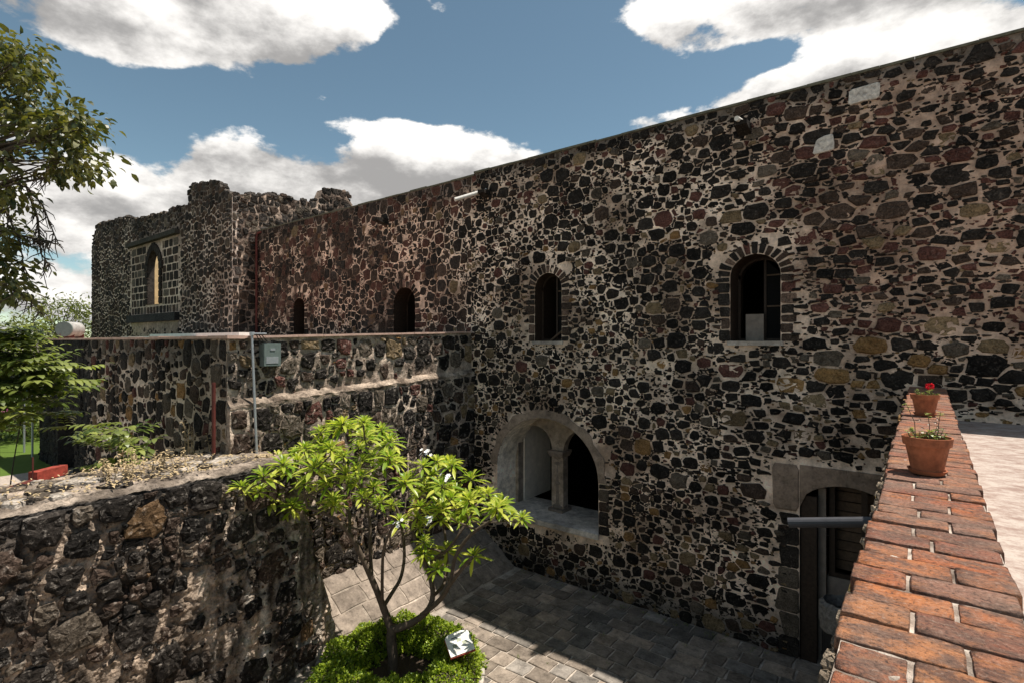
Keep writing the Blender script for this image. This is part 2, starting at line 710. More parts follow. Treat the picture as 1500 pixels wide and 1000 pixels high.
def stone_geo(rng, fr, outline, cx, cy, proud, rough, unwarp):
    """a rough stone face: buried rim, lip, shoulder, uneven crown"""
    n = len(outline)
    verts, faces = [], []
    for k, (sc, d0) in enumerate(((1.0, -.05), (.985, proud * .45), (.80, proud), (.42, proud * 1.1))):
        for (x, y) in outline:
            jx = rng.uniform(-1, 1) * rough * .25 if k else 0
            jy = rng.uniform(-1, 1) * rough * .25 if k else 0
            d = d0 + (rng.uniform(-1, 1) * rough if k > 1 else 0)
            X, Y = cx + (x - cx) * sc + jx, cy + (y - cy) * sc + jy
            verts.append(fr.p(unwarp(X), Y, d))
    for k in range(3):
        for i in range(n):
            j = (i + 1) % n
            faces.append((k * n + i, k * n + j, (k + 1) * n + j, (k + 1) * n + i))
    faces.append(tuple(3 * n + i for i in range(n)))
    return verts, faces


def in_view(p):
    d = Vector(p)
    z = d.dot(FWD)
    if z < .3:
        return 0
    x = 750 + d.dot(RGT) / z * F_PX
    y = 500 - d.z / z * F_PX
    return z if (-20 < x < 1520 and -20 < y < 1020) else 0


def rubble(parent, fr, s0, s1, h0, h1, radii, palette, openings=(), seed=1, joint=(.018, .05), proud=(.01, .045), rough=.008,
           margin=.30, stone='stone', n_single=300, top=None, keepout=None, chink=.55, aspect=1.0, warp=None, chinkcol=None, jit=.07, sub=None):
    rng = random.Random(seed)
    warp = warp or (lambda s: s / aspect)
    # numeric inverse of warp
    xs = np.linspace(s0 - .5, s1 + .5, 4000)
    ws = np.array([warp(x) for x in xs])
    unwarp = lambda w: float(np.interp(w, ws, xs))
    hi = (lambda s: h1) if top is None else top

    def inside(w, h):
        s = unwarp(w)
        if h > hi(s) - .06 or h < h0 + .03:
            return False
        if keepout and keepout(s, h):
            return False
        return not any(o.inside(s, h, margin, .05) for o in openings)
    hmax = h1 if top is None else max(top(s0 + (s1 - s0) * i / 60) for i in range(61))
    pts, grid, cell = darts(rng, warp(s0), warp(s1), h0, hmax, radii, inside)
    items, chinks = [], []
    for (w, h, r, poly, jt) in cells(rng, pts, grid, cell, joint):
        s = unwarp(w)
        poly = clip(poly, 0, 1, hi(s) - .025)
        poly = clip(poly, 0, -1, -(h0 + .01))
        poly = clip(poly, 1, 0, warp(s1) - .01)
        poly = clip(poly, -1, 0, -(warp(s0) + .01))
        if len(poly) < 3 or abs(parea(poly)) < .0025:
            continue
        bad = False
        for (x, y) in poly:
            if any(o.inside(unwarp(x), y, margin * .72, .02) for o in openings) or (keepout and keepout(unwarp(x), y)):
                bad = True
        if bad:
            k = 0
            while bad and k < 6:
                k += 1
                poly = [(w + (x - w) * .82, h + (y - h) * .82) for x, y in poly]
                bad = any(any(o.inside(unwarp(x), y, margin * .72, .02) for o in openings) or (keepout and keepout(unwarp(x), y)) for x, y in poly)
            if bad:
                continue
        out, cx, cy = round_poly(rng, poly, jit)
        v, f = stone_geo(rng, fr, out, cx, cy, rng.uniform(*proud), rough, unwarp)
        col = palette(rng, s, h)
        kk = rng.uniform(.85, 1.15)
        cols = []
        nn = len(out)
        for i in range(len(v)):
            q = kk * rng.uniform(.86, 1.16)
            cols.append((col[0] * q, col[1] * q, col[2] * q))
        c3 = fr.p(s, h)
        z = in_view(c3)
        size = abs(parea(poly)) / (z * z) * abs(Vector(c3).normalized().dot(fr.n)) if z else 0
        items.append((size, v, f, cols))
        for (x, y) in poly:
            if rng.random() < chink:
                ex, ey = x - w, y - h
                L = math.hypot(ex, ey) or 1
                o2 = jt * rng.uniform(.7, 1.8)
                X, Y = x + ex / L * o2 + rng.uniform(-.02, .02), y + ey / L * o2 + rng.uniform(-.02, .02)
                S = unwarp(X)
                if any(o.inside(S, Y, margin * .3) for o in openings) or Y > hi(S) - .03 or Y < h0 or S < s0 or S > s1 or (keepout and keepout(S, Y)):
                    continue
                chinks.append((X, Y, rng.uniform(.014, .038), palette(rng, S, Y) if not chinkcol else chinkcol))
    items.sort(key=lambda t: -t[0])
    for it in items[:n_single]:
        if it[0] <= 0:
            break
        MB().add(it[1], it[2], it[3]).build('stone', M[stone], parent)
    rest = [it for k, it in enumerate(items) if k >= n_single or it[0] <= 0]
    if rest:
        mb = MB()
        for it in rest:
            mb.add(it[1], it[2], it[3])
        mb.build('rubble_stones', M[stone], parent, stuff=True)
    if chinks:
        mb = MB()
        for (X, Y, r, c) in chinks:
            n = rng.choice((5, 6))
            a0 = rng.uniform(0, 6)
            el = rng.uniform(.6, 1.5)
            v, ring2 = [], []
            for k in range(n):
                a = a0 + 2 * math.pi * k / n
                q = rng.uniform(.8, 1.2)
                v.append(fr.p(unwarp(X + math.cos(a) * r * q * el), Y + math.sin(a) * r * q, -.01))
                ring2.append(fr.p(unwarp(X + math.cos(a) * r * q * .7 * el), Y + math.sin(a) * r * q * .7, .018))
            v = v + ring2
            f = [(k, (k + 1) % n, n + (k + 1) % n, n + k) for k in range(n)] + [tuple(range(n, 2 * n))]
            mb.add(v, f, c)
        mb.build('chinking_stones', M[stone], parent, stuff=True)
    return len(items), len(chinks)


def mortar_face(parent, fr, s0, s1, h0, h1, mcol, openings=(), thick=1.0, res=.12, amp=.015, mat='mortar', top=None, name='mortar_face',
                freq=3.0, back=True, sides=True, seed=0.0):
    """the bedding face of a wall with real openings, plus reveals, top, ends and back"""
    mb = MB()
    hi = (lambda s: h1) if top is None else top
    cuts = {s0, s1}
    for o in openings:
        for k in range(17):
            cuts.add(o.c - o.w * math.cos(math.pi * k / 16))
    k = s0
    while k < s1:
        cuts.add(k)
        k += res
    cuts = sorted(cuts)
    cl = [cuts[0]]
    for c in cuts[1:]:
        if c - cl[-1] > 1e-4:
            cl.append(c)
    cuts = cl
    es = fr.e1

    def disp(s, h):
        q = fr.o + es * s
        return amp * (fbm(q.x * freq + seed, q.y * freq, h * freq, 4))

    def col_of(s, h):
        return mcol(s, h)
    for i in range(len(cuts) - 1):
        a, b = cuts[i], cuts[i + 1]
        m = (a + b) / 2
        spans = []
        op = [o for o in openings if o.s0 - 1e-5 < m < o.s1 + 1e-5]
        op.sort(key=lambda o: o.h0)
        la = lb = h0
        for o in op:
            if o.h0 > max(la, lb) + .005:
                spans.append((la, lb, o.h0, o.h0))
            la, lb = o.head(a), o.head(b)
        spans.append((la, lb, hi(a), hi(b)))
        for (a0, b0, a1, b1) in spans:
            n = max(1, int(max(a1 - a0, b1 - b0) / res))
            v, f, c = [], [], []
            for k in range(n + 1):
                t = k / n
                ha, hb = a0 + (a1 - a0) * t, b0 + (b1 - b0) * t
                v.append(fr.p(a, ha, disp(a, ha)))
                v.append(fr.p(b, hb, disp(b, hb)))
                c.append(col_of(a, ha))
                c.append(col_of(b, hb))
            for k in range(n):
                f.append((2 * k, 2 * k + 1, 2 * k + 3, 2 * k + 2))
            mb.add(v, f, c)
        # top
        mb.add([fr.p(a, hi(a), disp(a, hi(a))), fr.p(b, hi(b), disp(b, hi(b))), fr.p(b, hi(b), -thick), fr.p(a, hi(a), -thick)], [(0, 1, 2, 3)], col_of(m, hi(m)))
        if back:
            lo = h0
            segs = []
            la = lb = h0
            for o in op:
                if o.h0 > max(la, lb) + .005:
                    segs.append((la, lb, o.h0, o.h0))
                la, lb = o.head(a), o.head(b)
            segs.append((la, lb, hi(a), hi(b)))
            for (a0, b0, a1, b1) in segs:
                mb.add([fr.p(a, a0, -thick), fr.p(a, a1, -thick), fr.p(b, b1, -thick), fr.p(b, b0, -thick)], [(0, 1, 2, 3)], (.3, .26, .22))
    if sides:
        for s, fl in ((s0, 0), (s1, 1)):
            v = [fr.p(s, h0, 0), fr.p(s, hi(s), 0), fr.p(s, hi(s), -thick), fr.p(s, h0, -thick)]
            mb.add(v, [(0, 1, 2, 3)], col_of(s, h0 + 1))
    ob = mb.build(name, M[mat], parent)
    return ob


def reveal(parent, fr, o, depth, mat='mortar', col=(.12, .10, .09), name='reveal', sill=True, sillcol=None, d0=.02):
    mb = MB()
    pts = [(o.s0, o.h0)]
    for k in range(17):
        s = o.c - o.w * math.cos(math.pi * k / 16)
        pts.append((s, o.head(s)))
    pts.append((o.s1, o.h0))
    for i in range(len(pts) - 1):
        p, q = pts[i], pts[i + 1]
        if abs(p[0] - q[0]) + abs(p[1] - q[1]) < 1e-5:
            continue
        mb.add([fr.p(p[0], p[1], d0), fr.p(q[0], q[1], d0), fr.p(q[0], q[1], -depth), fr.p(p[0], p[1], -depth)], [(0, 1, 2, 3)], col)
    if sill:
        mb.add([fr.p(o.s0, o.h0, d0), fr.p(o.s0, o.h0, -depth), fr.p(o.s1, o.h0, -depth), fr.p(o.s1, o.h0, d0)], [(0, 1, 2, 3)], sillcol or col)
    return mb.build(name, M[mat], parent)


def block(fr, quad, d0, d1, rng, col, inset=.012, jit=.012):
    """a dressed block on a wall plane from four (s, h) corners"""
    cx = sum(q[0] for q in quad) / 4
    cy = sum(q[1] for q in quad) / 4
    Q = [(x + rng.uniform(-jit, jit), y + rng.uniform(-jit, jit)) for x, y in quad]
    out = []
    for (x, y), (x2, y2) in zip(Q, Q[1:] + Q[:1]):
        out.append((x + (x2 - x) * .1, y + (y2 - y) * .1))
        out.append((x + (x2 - x) * .5 + rng.uniform(-jit, jit) * .5, y + (y2 - y) * .5 + rng.uniform(-jit, jit) * .5))
        out.append((x + (x2 - x) * .9, y + (y2 - y) * .9))
    n = len(out)
    v, f = [], []
    for sc, d in ((1, d0), (1, d1 - inset), (.93, d1)):
        for (x, y) in out:
            v.append(fr.p(cx + (x - cx) * sc, cy + (y - cy) * sc, d + (rng.uniform(-.006, .006) if d == d1 else 0)))
    for k in range(2):
        for i in range(n):
            j = (i + 1) % n
            f.append((k * n + i, k * n + j, (k + 1) * n + j, (k + 1) * n + i))
    f.append(tuple(2 * n + i for i in range(n)))
    cols = []
    for _ in v:
        q = rng.uniform(.88, 1.14)
        cols.append((col[0] * q, col[1] * q, col[2] * q))
    return v, f, cols


def surround(parent, fr, o, palette, rng, vous=11, vlen=.34, jw=(.22, .42), jh=(.16, .34), gap=.022, d1=.028, mat='stone', jambs=True):
    # voussoirs
    for k in range(vous):
        a0 = math.pi * (1 - k / vous) - .0
        a1 = math.pi * (1 - (k + 1) / vous)
        g = gap / 2 / max(o.w, .3)
        a0, a1 = a0 - g, a1 + g
        L = vlen * rng.uniform(.8, 1.12)
        r1x, r1y = o.w + .012, o.rise + .012
        quad = [(o.c + r1x * math.cos(a0), o.spring + r1y * math.sin(a0)),
                (o.c + r1x * math.cos(a1), o.spring + r1y * math.sin(a1)),
                (o.c + (r1x + L) * math.cos(a1), o.spring + (r1y + L) * math.sin(a1)),
                (o.c + (r1x + L) * math.cos(a0), o.spring + (r1y + L) * math.sin(a0))]
        v, f, c = block(fr, quad, -.06, d1 + rng.uniform(-.008, .012), rng, palette(rng), jit=.01)
        MB().add(v, f, c).build('voussoir', M[mat], parent)
    if not jambs:
        return
    for side in (-1, 1):
        h = o.h0 + .01
        while h < o.spring - .06:
            hh = min(rng.uniform(*jh), o.spring - h)
            w = rng.uniform(*jw)
            x0 = o.s0 - w if side < 0 else o.s1 + .012
            x1 = o.s0 - .012 if side < 0 else o.s1 + w
            quad = [(x0, h), (x1, h), (x1, h + hh - gap), (x0, h + hh - gap)]
            v, f, c = block(fr, quad, -.06, d1 + rng.uniform(-.008, .012), rng, palette(rng))
            MB().add(v, f, c).build('jamb_stone', M[mat], parent)
            h += hh


# palettes -----------------------------------------------------------
def jitter(rng, c, k=.15):
    q = 1 + rng.uniform(-k, k)
    return (c[0] * q, c[1] * q, c[2] * q)


DARK, DARKB = (.025, .021, .018), (.016, .014, .0125)
RED, OCHRE, TAN, GREY, BROWN = (.088, .040, .032), (.21, .12, .05), (.165, .118, .068), (.095, .076, .058), (.055, .038, .029)


def pick(rng, table):
    u = rng.random() * sum(w for _, w in table)
    for c, w in table:
        u -= w
        if u <= 0:
            return jitter(rng, c)
    return table[-1][0]


def pal_main(rng, s, h):
    if s > -3 and h > 0:
        return pick(rng, [(DARK, 32), (DARKB, 20), (RED, 24), (BROWN, 18), (TAN, 4), (GREY, 5)])
    if h > 3:
        return pick(rng, [(DARK, 42), (DARKB, 26), (RED, 12), (BROWN, 12), (TAN, 4), (GREY, 6)])
    return pick(rng, [(DARK, 40), (DARKB, 28), (RED, 6), (BROWN, 10), (OCHRE, 5), (TAN, 6), (GREY, 9)])


def pal_red(rng, s, h):
    return pick(rng, [(DARK, 30), (BROWN, 38), ((.085, .042, .032), 30), ((.04, .031, .026), 22), ((.15, .09, .05), 3), (TAN, 2)])


def pal_tower(rng, s, h):
    return pick(rng, [(DARK, 40), (BROWN, 30), ((.05, .042, .037), 30), (GREY, 8)])


def pal_wing(rng, s, h):
    return pick(rng, [(DARK, 34), (DARKB, 16), (GREY, 16), (BROWN, 14), (RED, 10), (OCHRE, 3), (TAN, 5)])


def pal_front(rng, s, h):
    return pick(rng, [(DARK, 34), (DARKB, 16), (BROWN, 26), (GREY, 16), ((.14, .085, .045), 2)])


def lerp3(a, b, t):
    t = max(0.0, min(1.0, t))
    return tuple(a[i] + (b[i] - a[i]) * t for i in range(3))


# ================================================================== SETTING
FLOOR = -7.5
GARDEN = -5.1
TERR = -1.6
FY = 14.0           # facade plane
WX = -12.6          # wing wall plane (faces the court)
CORNER_Y = 5.6

g = MB()
g.add([(-3000, -3000, FLOOR - .06), (3000, -3000, FLOOR - .06), (3000, 3000, FLOOR - .06), (-3000, 3000, FLOOR - .06)], [(0, 1, 2, 3)])
structure(g.build('ground', M['earth']))
g = MB()
g.add([(-3000, -3000, GARDEN), (-13.0, -3000, GARDEN), (-13.0, 3000, GARDEN), (-3000, 3000, GARDEN)], [(0, 1, 2, 3)])
g.add([(-13.0, -3000, GARDEN), (-13.0, -3000, FLOOR - .06), (-13.0, 3000, FLOOR - .06), (-13.0, 3000, GARDEN)], [(0, 1, 2, 3)])
structure(g.build('garden_ground', M['earth']))
g = MB()
g.add([(-56, -9, GARDEN + .006), (-27.4, -9, GARDEN + .006), (-27.4, 5.3, GARDEN + .006), (-31, 9.5, GARDEN + .006), (-56, 11, GARDEN + .006)], [(0, 1, 2, 3, 4)])
structure(g.build('lawn', M['lawn']))
g = MB()
g.box(-27.4, -13.4, -8, 5.5, GARDEN - .1, GARDEN + .02)
structure(g.build('garden_path', M['path']))

# terrace the photographer stands on
g = MB()
g.add([(.30, -12, TERR), (30, -12, TERR), (30, FY, TERR), (.30, FY, TERR)], [(0, 1, 2, 3)])
g.add([(.30, -12, TERR), (.30, -12, FLOOR), (30, -12, FLOOR), (30, -12, TERR)], [(0, 1, 2, 3)])
structure(g.build('terrace_floor', M['terrace']))


# ================================================================== MAIN WALL (two storeys)
def mort_main(s, h):
    n = fbm(s * .45, h * .45, 3.1, 4) + .35 * fbm(s * 2.1, h * 2.1, 8, 3)
    base = lerp3((.40, .285, .21), (.92, .725, .575), .62 + n * 1.15)
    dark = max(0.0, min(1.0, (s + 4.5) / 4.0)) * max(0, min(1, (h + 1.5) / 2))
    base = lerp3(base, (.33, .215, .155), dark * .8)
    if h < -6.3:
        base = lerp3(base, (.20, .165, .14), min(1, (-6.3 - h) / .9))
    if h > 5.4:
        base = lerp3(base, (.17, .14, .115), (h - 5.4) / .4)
    return base


fr_main = Frame((0, FY, 0), (1, 0, 0), (0, -1, 0))
TOP = 5.95
op_ul = Opening(-9.85, -8.82, 0.0, 2.18, .52)
op_ur = Opening(-3.77, -2.61, 0.0, 2.16, .52)
op_arch = Opening(-11.40, -7.52, -5.72, -2.45, 1.75)
op_door = Opening(-2.20, -.30, FLOOR, -3.27, .62)
OPS = [op_ul, op_ur, op_arch, op_door]

main = thing('two_storey_stone_wall', 'tall wall of dark rubble stones in pale mortar with two arched upper windows', 'wall', (-6, FY, FLOOR))
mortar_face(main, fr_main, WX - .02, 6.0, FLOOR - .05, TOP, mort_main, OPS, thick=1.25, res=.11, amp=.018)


def warp_main(s):
    # stones get longer and flatter towards the right-hand end
    return s / 1.25 if s < -4 else (-4 / 1.25 + (s + 4) / 1.25 * .78)


def keep_main(s, h):
    if abs(s + 9.46) < 2.25 and -6.0 < h < -5.6:
        return True
    if s > .0 and h < TERR - .1:
        return True
    # plastered door head, stone spouts, tuff blocks
    return -2.84 < s < .3 and -4.04 < h < -2.86


R_MAIN = [(.22, 1.8), (.165, 8), (.125, 36), (.093, 110), (.068, 230), (.048, 330)]
rubble(main, fr_main, WX, 6.0, FLOOR, TOP, R_MAIN, pal_main, OPS, seed=11, keepout=keep_main, warp=warp_main, margin=.34, joint=(.007, .031), chink=.5, proud=(.0, .06), rough=.012)

rng = random.Random(5)
pv = lambda r: pick(r, [(BROWN, 40), (DARK, 40), (RED, 8), ((.15, .10, .075), 8)])
for o in (op_ul, op_ur):
    surround(main, fr_main, o, pv, rng, vous=13, vlen=.28, jw=(.16, .40), gap=.034, d1=.02)
    reveal(main, fr_main, o, 1.25, mat='wood', name='shade_dark_reveal', d0=-.03)  # no real lining: near-black colour stands in for shade on the reveal
    MB().box(o.s0 - .06, o.s1 + .06, FY - .07, FY + .28, o.h0 - .10, o.h0 + .012, (.42, .36, .31)).build('window_sill', M['mortar'], main)
pd = lambda r: pick(r, [(BROWN, 20), (DARK, 45), (GREY, 25)])


# ---- upper windows
def casement(parent, o, bars, yy=FY + .42, diag=False, ajar=False):
    w = MB()
    t = .06
    w.box(o.s0, o.s0 + t, yy, yy + .07, o.h0, o.spring + .1)
    w.box(o.s1 - t, o.s1, yy, yy + .07, o.h0, o.spring + .1)
    w.box(o.s0 + t, o.s1 - t, yy, yy + .07, o.h0 + .002, o.h0 + .08)
    pr = None
    for k in range(12):
        a0, a1 = math.pi * k / 12, math.pi * (k + 1) / 12
        v = []
        for a in (a0, a1):
            for rr in (0, -t):
                for y in (yy, yy + .07):
                    v.append((o.c + (o.w + rr) * math.cos(a), y, o.spring + (o.rise + rr) * math.sin(a)))
        w.add(v, [(0, 1, 3, 2), (4, 6, 7, 5), (0, 4, 5, 1), (2, 3, 7, 6), (0, 2, 6, 4), (1, 5, 7, 3)])
    win = w.build('window', M['wood'], parent)
    mx = o.c + .08
    MB().box(mx - .03, mx + .03, yy - .01, yy + .06, o.h0 + .08, o.head(mx) - .05).build('mullion', M['wood'], win)
    for hb in bars:
        MB().box(mx + .03, o.s1 - t, yy + .003, yy + .05, o.h0 + hb - .018, o.h0 + hb + .018).build('glazing_bar', M['brownwood'], win)
    v = [(mx + .03, yy + .03, o.h0 + .08), (o.s1 - t, yy + .03, o.h0 + .08), (o.s1 - t, yy + .03, o.spring), (mx + .03, yy + .03, o.head(mx) - .06)]
    MB().add(v, [(0, 1, 2, 3)]).build('pane', M['glass'], win)
    if diag:
        MB().tube([(o.c - .1, yy - .09, o.h0 + .03), (o.s1 - .02, yy - .09, o.h0 + .45)], .035, 6).build('brace', M['brownwood'], win)
    return win


casement(main, op_ul, (.82, 1.62), diag=True)
casement(main, op_ur, (.9, 1.7), yy=FY + .75)
pn = MB().box(-3.55, -3.12, FY + .62, FY + .66, .02, .70)
tag(pn.build('board_panel', M['surround']), 'small pale board leaning inside the larger upper window', 'board')

# ---- arched two-light opening with a column
ar = MB()
reveal(main, fr_main, op_arch, 1.3, mat='mortar', col=(.78, .70, .60), name='plaster_reveal', sill=False)
sl = MB()
sl.box(op_arch.s0 - .02, op_arch.s1 + .02, FY - .10, FY + 1.9, op_arch.h0 - .16, op_arch.h0 + .004, (.56, .51, .46))
sl.build('stone_sill', M['mortar'], main)
# flat plaster hood band round the arch, butted stones on the right jamb
N = 26
band = MB()
for k in range(N):
    a0, a1 = math.pi * (1 - k / N), math.pi * (1 - (k + 1) / N)
    w0 = .27 + .06 * math.sin(k * 1.7)
    w1 = .27 + .06 * math.sin((k + 1) * 1.7)
    v = []
    for a, ww in ((a0, w0), (a1, w1)):
        for rr, d in ((.0, -.03), (.0, .035), (ww, .03), (ww, -.03)):
            v.append(fr_main.p(op_arch.c + (op_arch.w + rr) * math.cos(a), op_arch.spring + (op_arch.rise + rr) * math.sin(a), d))
    band.add(v, [(1, 2, 6, 5), (0, 1, 5, 4), (2, 3, 7, 6)], (.33, .25, .19))
band.build('plaster_hood', M['mortar'], main)
h = op_arch.h0
while h < op_arch.spring - .1:
    hh = rng.uniform(.26, .46)
    hh = min(hh, op_arch.spring - h)
    v, f, c = block(fr_main, [(op_arch.s1 + .01, h), (op_arch.s1 + rng.uniform(.30, .36), h), (op_arch.s1 + .33, h + hh - .025), (op_arch.s1 + .01, h + hh - .025)], -.05, .03, rng, pd(rng))
    MB().add(v, f, c).build('jamb_stone', M['stone'], main)
    h += hh
# inner plane with the two lights
YI = FY + 1.02
lights = [Opening(-11.28, -9.86, op_arch.h0, -2.92, .72), Opening(-9.40, -7.62, op_arch.h0, -2.86, .85)]
fr_in = Frame((0, YI, 0), (1, 0, 0), (0, -1, 0))
mortar_face(main, fr_in, op_arch.s0 - .02, op_arch.s1 + .02, op_arch.h0 + .006, 0, lambda s, h: (.36, .29, .23), lights, thick=.30, res=.2, amp=.004,
            name='tracery', top=lambda s: op_arch.head(max(op_arch.s0 + .001, min(op_arch.s1 - .001, s))) + .03)
for o in lights:
    reveal(main, fr_in, o, .30, col=(.30, .255, .215), name='tracery_soffit', sill=False, d0=.0)
colm = thing  # (column is a part of the wall)
cxm, cym, cz = -9.63, YI + .15, op_arch.h0 + .006
cp = MB()
cp.lathe([(.22, .10), (.25, .13), (.25, .18), (.19, .22), (.165, .26), (.16, .9), (.185, .92), (.185, .97), (.158, 1.0), (.152, 1.55), (.19, 1.58), (.19, 1.64), (.15, 1.67), (.15, 1.73), (.22, 1.82), (.24, 1.84)], (cxm, cym, cz), 20)
shaft = cp.build('column', M['carved'], main, smooth=False)
MB().box(cxm - .29, cxm + .29, cym - .29, cym + .29, cz, cz + .10).build('column_base', M['carved'], shaft)
cap = MB()
for (r0, r1, z0, z1) in ((.24, .30, 1.84, 1.98), (.30, .30, 1.98, 2.05)):
    cap.add([(cxm - r0, cym - r0, cz + z0), (cxm + r0, cym - r0, cz + z0), (cxm + r0, cym + r0, cz + z0), (cxm - r0, cym + r0, cz + z0),
             (cxm - r1, cym - r1, cz + z1), (cxm + r1, cym - r1, cz + z1), (cxm + r1, cym + r1, cz + z1), (cxm - r1, cym + r1, cz + z1)],
            [(0, 3, 2, 1), (4, 5, 6, 7), (0, 1, 5, 4), (1, 2, 6, 5), (2, 3, 7, 6), (3, 0, 4, 7)])
cap.build('capital', M['carved'], shaft)
# pale inner wall behind the left light
MB().box(-11.75, -11.22, YI + .302, FY + 3.0, op_arch.h0 + .006, -1.9, (.58, .52, .46)).build('inner_wall', M['plaster'], main)

# ---- doorway
reveal(main, fr_main, op_door, 1.25, col=(.10, .085, .075), sill=False, name='door_reveal')
for (q, cc) in (([(-2.78, -4.02), (-2.215, -4.02), (-2.215, -2.92), (-2.80, -2.92)], (.25, .185, .14)),
                ):
    v, f, c = block(fr_main, q, -.05, .035, rng, cc)
    MB().add(v, f, c).build('lintel_stone', M['mortar'], main)
N = 14
prev = None
for seg in range(2):
    lt = MB()
    for k in range(7):
        sa = op_door.s0 + (op_door.s1 - op_door.s0) * ((seg * 7 + k) / N)
        sb = op_door.s0 + (op_door.s1 - op_door.s0) * ((seg * 7 + k + 1) / N)
        if k == 0 and seg == 1:
            sa += .012
        v = [fr_main.p(sa, op_door.head(sa), -.05), fr_main.p(sa, op_door.head(sa), .034), fr_main.p(sa, -2.90, .034), fr_main.p(sa, -2.90, -.05),
             fr_main.p(sb, op_door.head(sb), -.05), fr_main.p(sb, op_door.head(sb), .034), fr_main.p(sb, -2.90, .034), fr_main.p(sb, -2.90, -.05)]
        lt.add(v, [(1, 5, 6, 2), (0, 4, 5, 1), (2, 6, 7, 3)] + ([(0, 1, 2, 3)] if k == 0 else []) + ([(4, 7, 6, 5)] if k == 6 else []), (.25, .185, .14))
    lt.build('lintel_stone', M['mortar'], main)
h = FLOOR + .02
while h < -4.1:
    hh = min(rng.uniform(.34, .62), -4.05 - h)
    v, f, c = block(fr_main, [(op_door.s0 - rng.uniform(.32, .62), h), (op_door.s0 - .012, h), (op_door.s0 - .012, h + hh - .03), (op_door.s0 - .45, h + hh - .03)], -.05, .03, rng, pd(rng))
    MB().add(v, f, c).build('jamb_stone', M['stone'], main)
    h += hh
dj = MB().box(-2.19, -1.86, FY + .05, FY + .32, FLOOR, -3.62)
door = dj.build('door_post', M['wood'], main)
MB().box(-1.86, -1.70, FY + .30, FY + .45, FLOOR, -3.45, (.3, .25, .2)).build('plaster_post', M['surround'], main)
wn = MB()
for x in (-1.66, -1.02, -.42):
    wn.box(x, x + .12, FY + .50, FY + .58, -5.55, -3.30)
wn.box(-1.66, -.30, FY + .502, FY + .578, -5.55, -5.45)
wn.box(-1.66, -.30, FY + .502, FY + .578, -3.42, -3.30)
wnd = wn.build('window', M['wood'], main)
for k in range(9):
    z0 = -5.45 + k * .235
    MB().box(-1.70, -.28, FY + .80, FY + .84, z0 + .012, z0 + .225).build('plank', M['brownwood'], wnd)
MB().box(-1.70, -.30, FY + .48, FY + .86, FLOOR, -5.553, (.2, .16, .13)).build('low_wall', M['surround'], main)
for k in range(4):
    MB().box(-1.62 + .001 * k, -1.36, FY + .44, FY + .479, FLOOR + .35 + k * .26, FLOOR + .53 + k * .26).build('vent_block', M['surround'], main)

# shell behind the wall: floor, roof, back
sh = MB()
sh.box(WX - 17.5, 12, FY + 1.26, FY + 10, 5.1, 5.3)
sh.box(WX - 17.5, 12, FY + 1.26, FY + 10, -.35, -.10)
sh.box(WX - 17.5, 12, FY + 9.7, FY + 10, FLOOR, 5.09)
sh.box(WX - .3, WX - .05, FY + 1.27, FY + 9.6, FLOOR, -.36)
sh.box(5.7, 6.0, FY + 1.27, FY + 9.6, FLOOR, 5.09)
sh.box(WX - 17.3, 6, FY + 1.27, FY + 9.6, FLOOR - .05, FLOOR - .01)
sh.build('rooms_shell', M['dark'], main)

# coping, waterspouts, tuff blocks
cpn = MB()
x = -12.45
while x < 6:
    L = rng.uniform(.5, 1.1)
    cpn.box(x, min(x + L, 6), FY - .05 + rng.uniform(-.015, .015), FY + .6, TOP - .01, TOP + .05 + rng.uniform(-.015, .015))
    x += L + .004
cpn.build('coping', M['coping'], main)
for (px, py, w, hgt) in ((1265, 139, .56, .42), (1207, 213, .42, .38)):
    p = on_y(px, py, FY)
    v, f, c = block(fr_main, [(p.x - w / 2, p.z - hgt / 2), (p.x + w / 2, p.z - hgt / 2 + .03), (p.x + w / 2, p.z + hgt / 2), (p.x - w / 2 + .04, p.z + hgt / 2 - .03)], -.05, .07, rng, (.5, .46, .42), jit=.03)
    MB().add(v, f, c).build('pale_tuff_block', M['tuff'], main)


def spout(parent, px, py, name, pipe=None, length=.55, seed=0):
    p = on_y(px, py, FY)
    s = MB()
    w = .15
    s.add([(p.x - w, FY + .02, p.z - .16), (p.x + w, FY + .02, p.z - .16), (p.x + w, FY + .02, p.z + .10), (p.x - w, FY + .02, p.z + .10),
           (p.x - w, FY - length, p.z - .04), (p.x + w, FY - length, p.z - .04), (p.x + w, FY - length, p.z + .07), (p.x - w, FY - length, p.z + .07)],
          [(0, 1, 2, 3), (4, 7, 6, 5), (0, 4, 5, 1), (1, 5, 6, 2), (2, 6, 7, 3), (3, 7, 4, 0)], DARK)
    so = s.build('waterspout', M['stone'], parent)
    if pipe:
        MB().tube(pipe, .06, 10).build('drain_pipe', M['whitepipe'], so)
    return so


p = on_y(1092, 188, FY)
spout(main, 1092, 190, 'waterspout', [(p.x, FY + .02, p.z + .10), (p.x - .05, FY - .62, p.z + .05)], .5)

# stone window of the room above the arch etc. done -> left section
# ================================================================== RED-BROWN WALL SECTION (same plane, above the wing roof)
def mort_red(s, h):
    n = fbm(s * .55, h * .55, 1.7, 4) + .6 * fbm(s * 2.3, h * 2.3, 5, 3)
    t = max(0.0, min(1.0, (n + .34) * 1.9))
    base = lerp3((.11, .07, .052), (.80, .58, .44), t)
    if s > -14.5:
        base = lerp3(base, mort_main(s, h), min(1, (s + 14.5) / 1.6))
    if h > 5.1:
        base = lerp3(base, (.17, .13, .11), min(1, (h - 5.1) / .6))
    return base


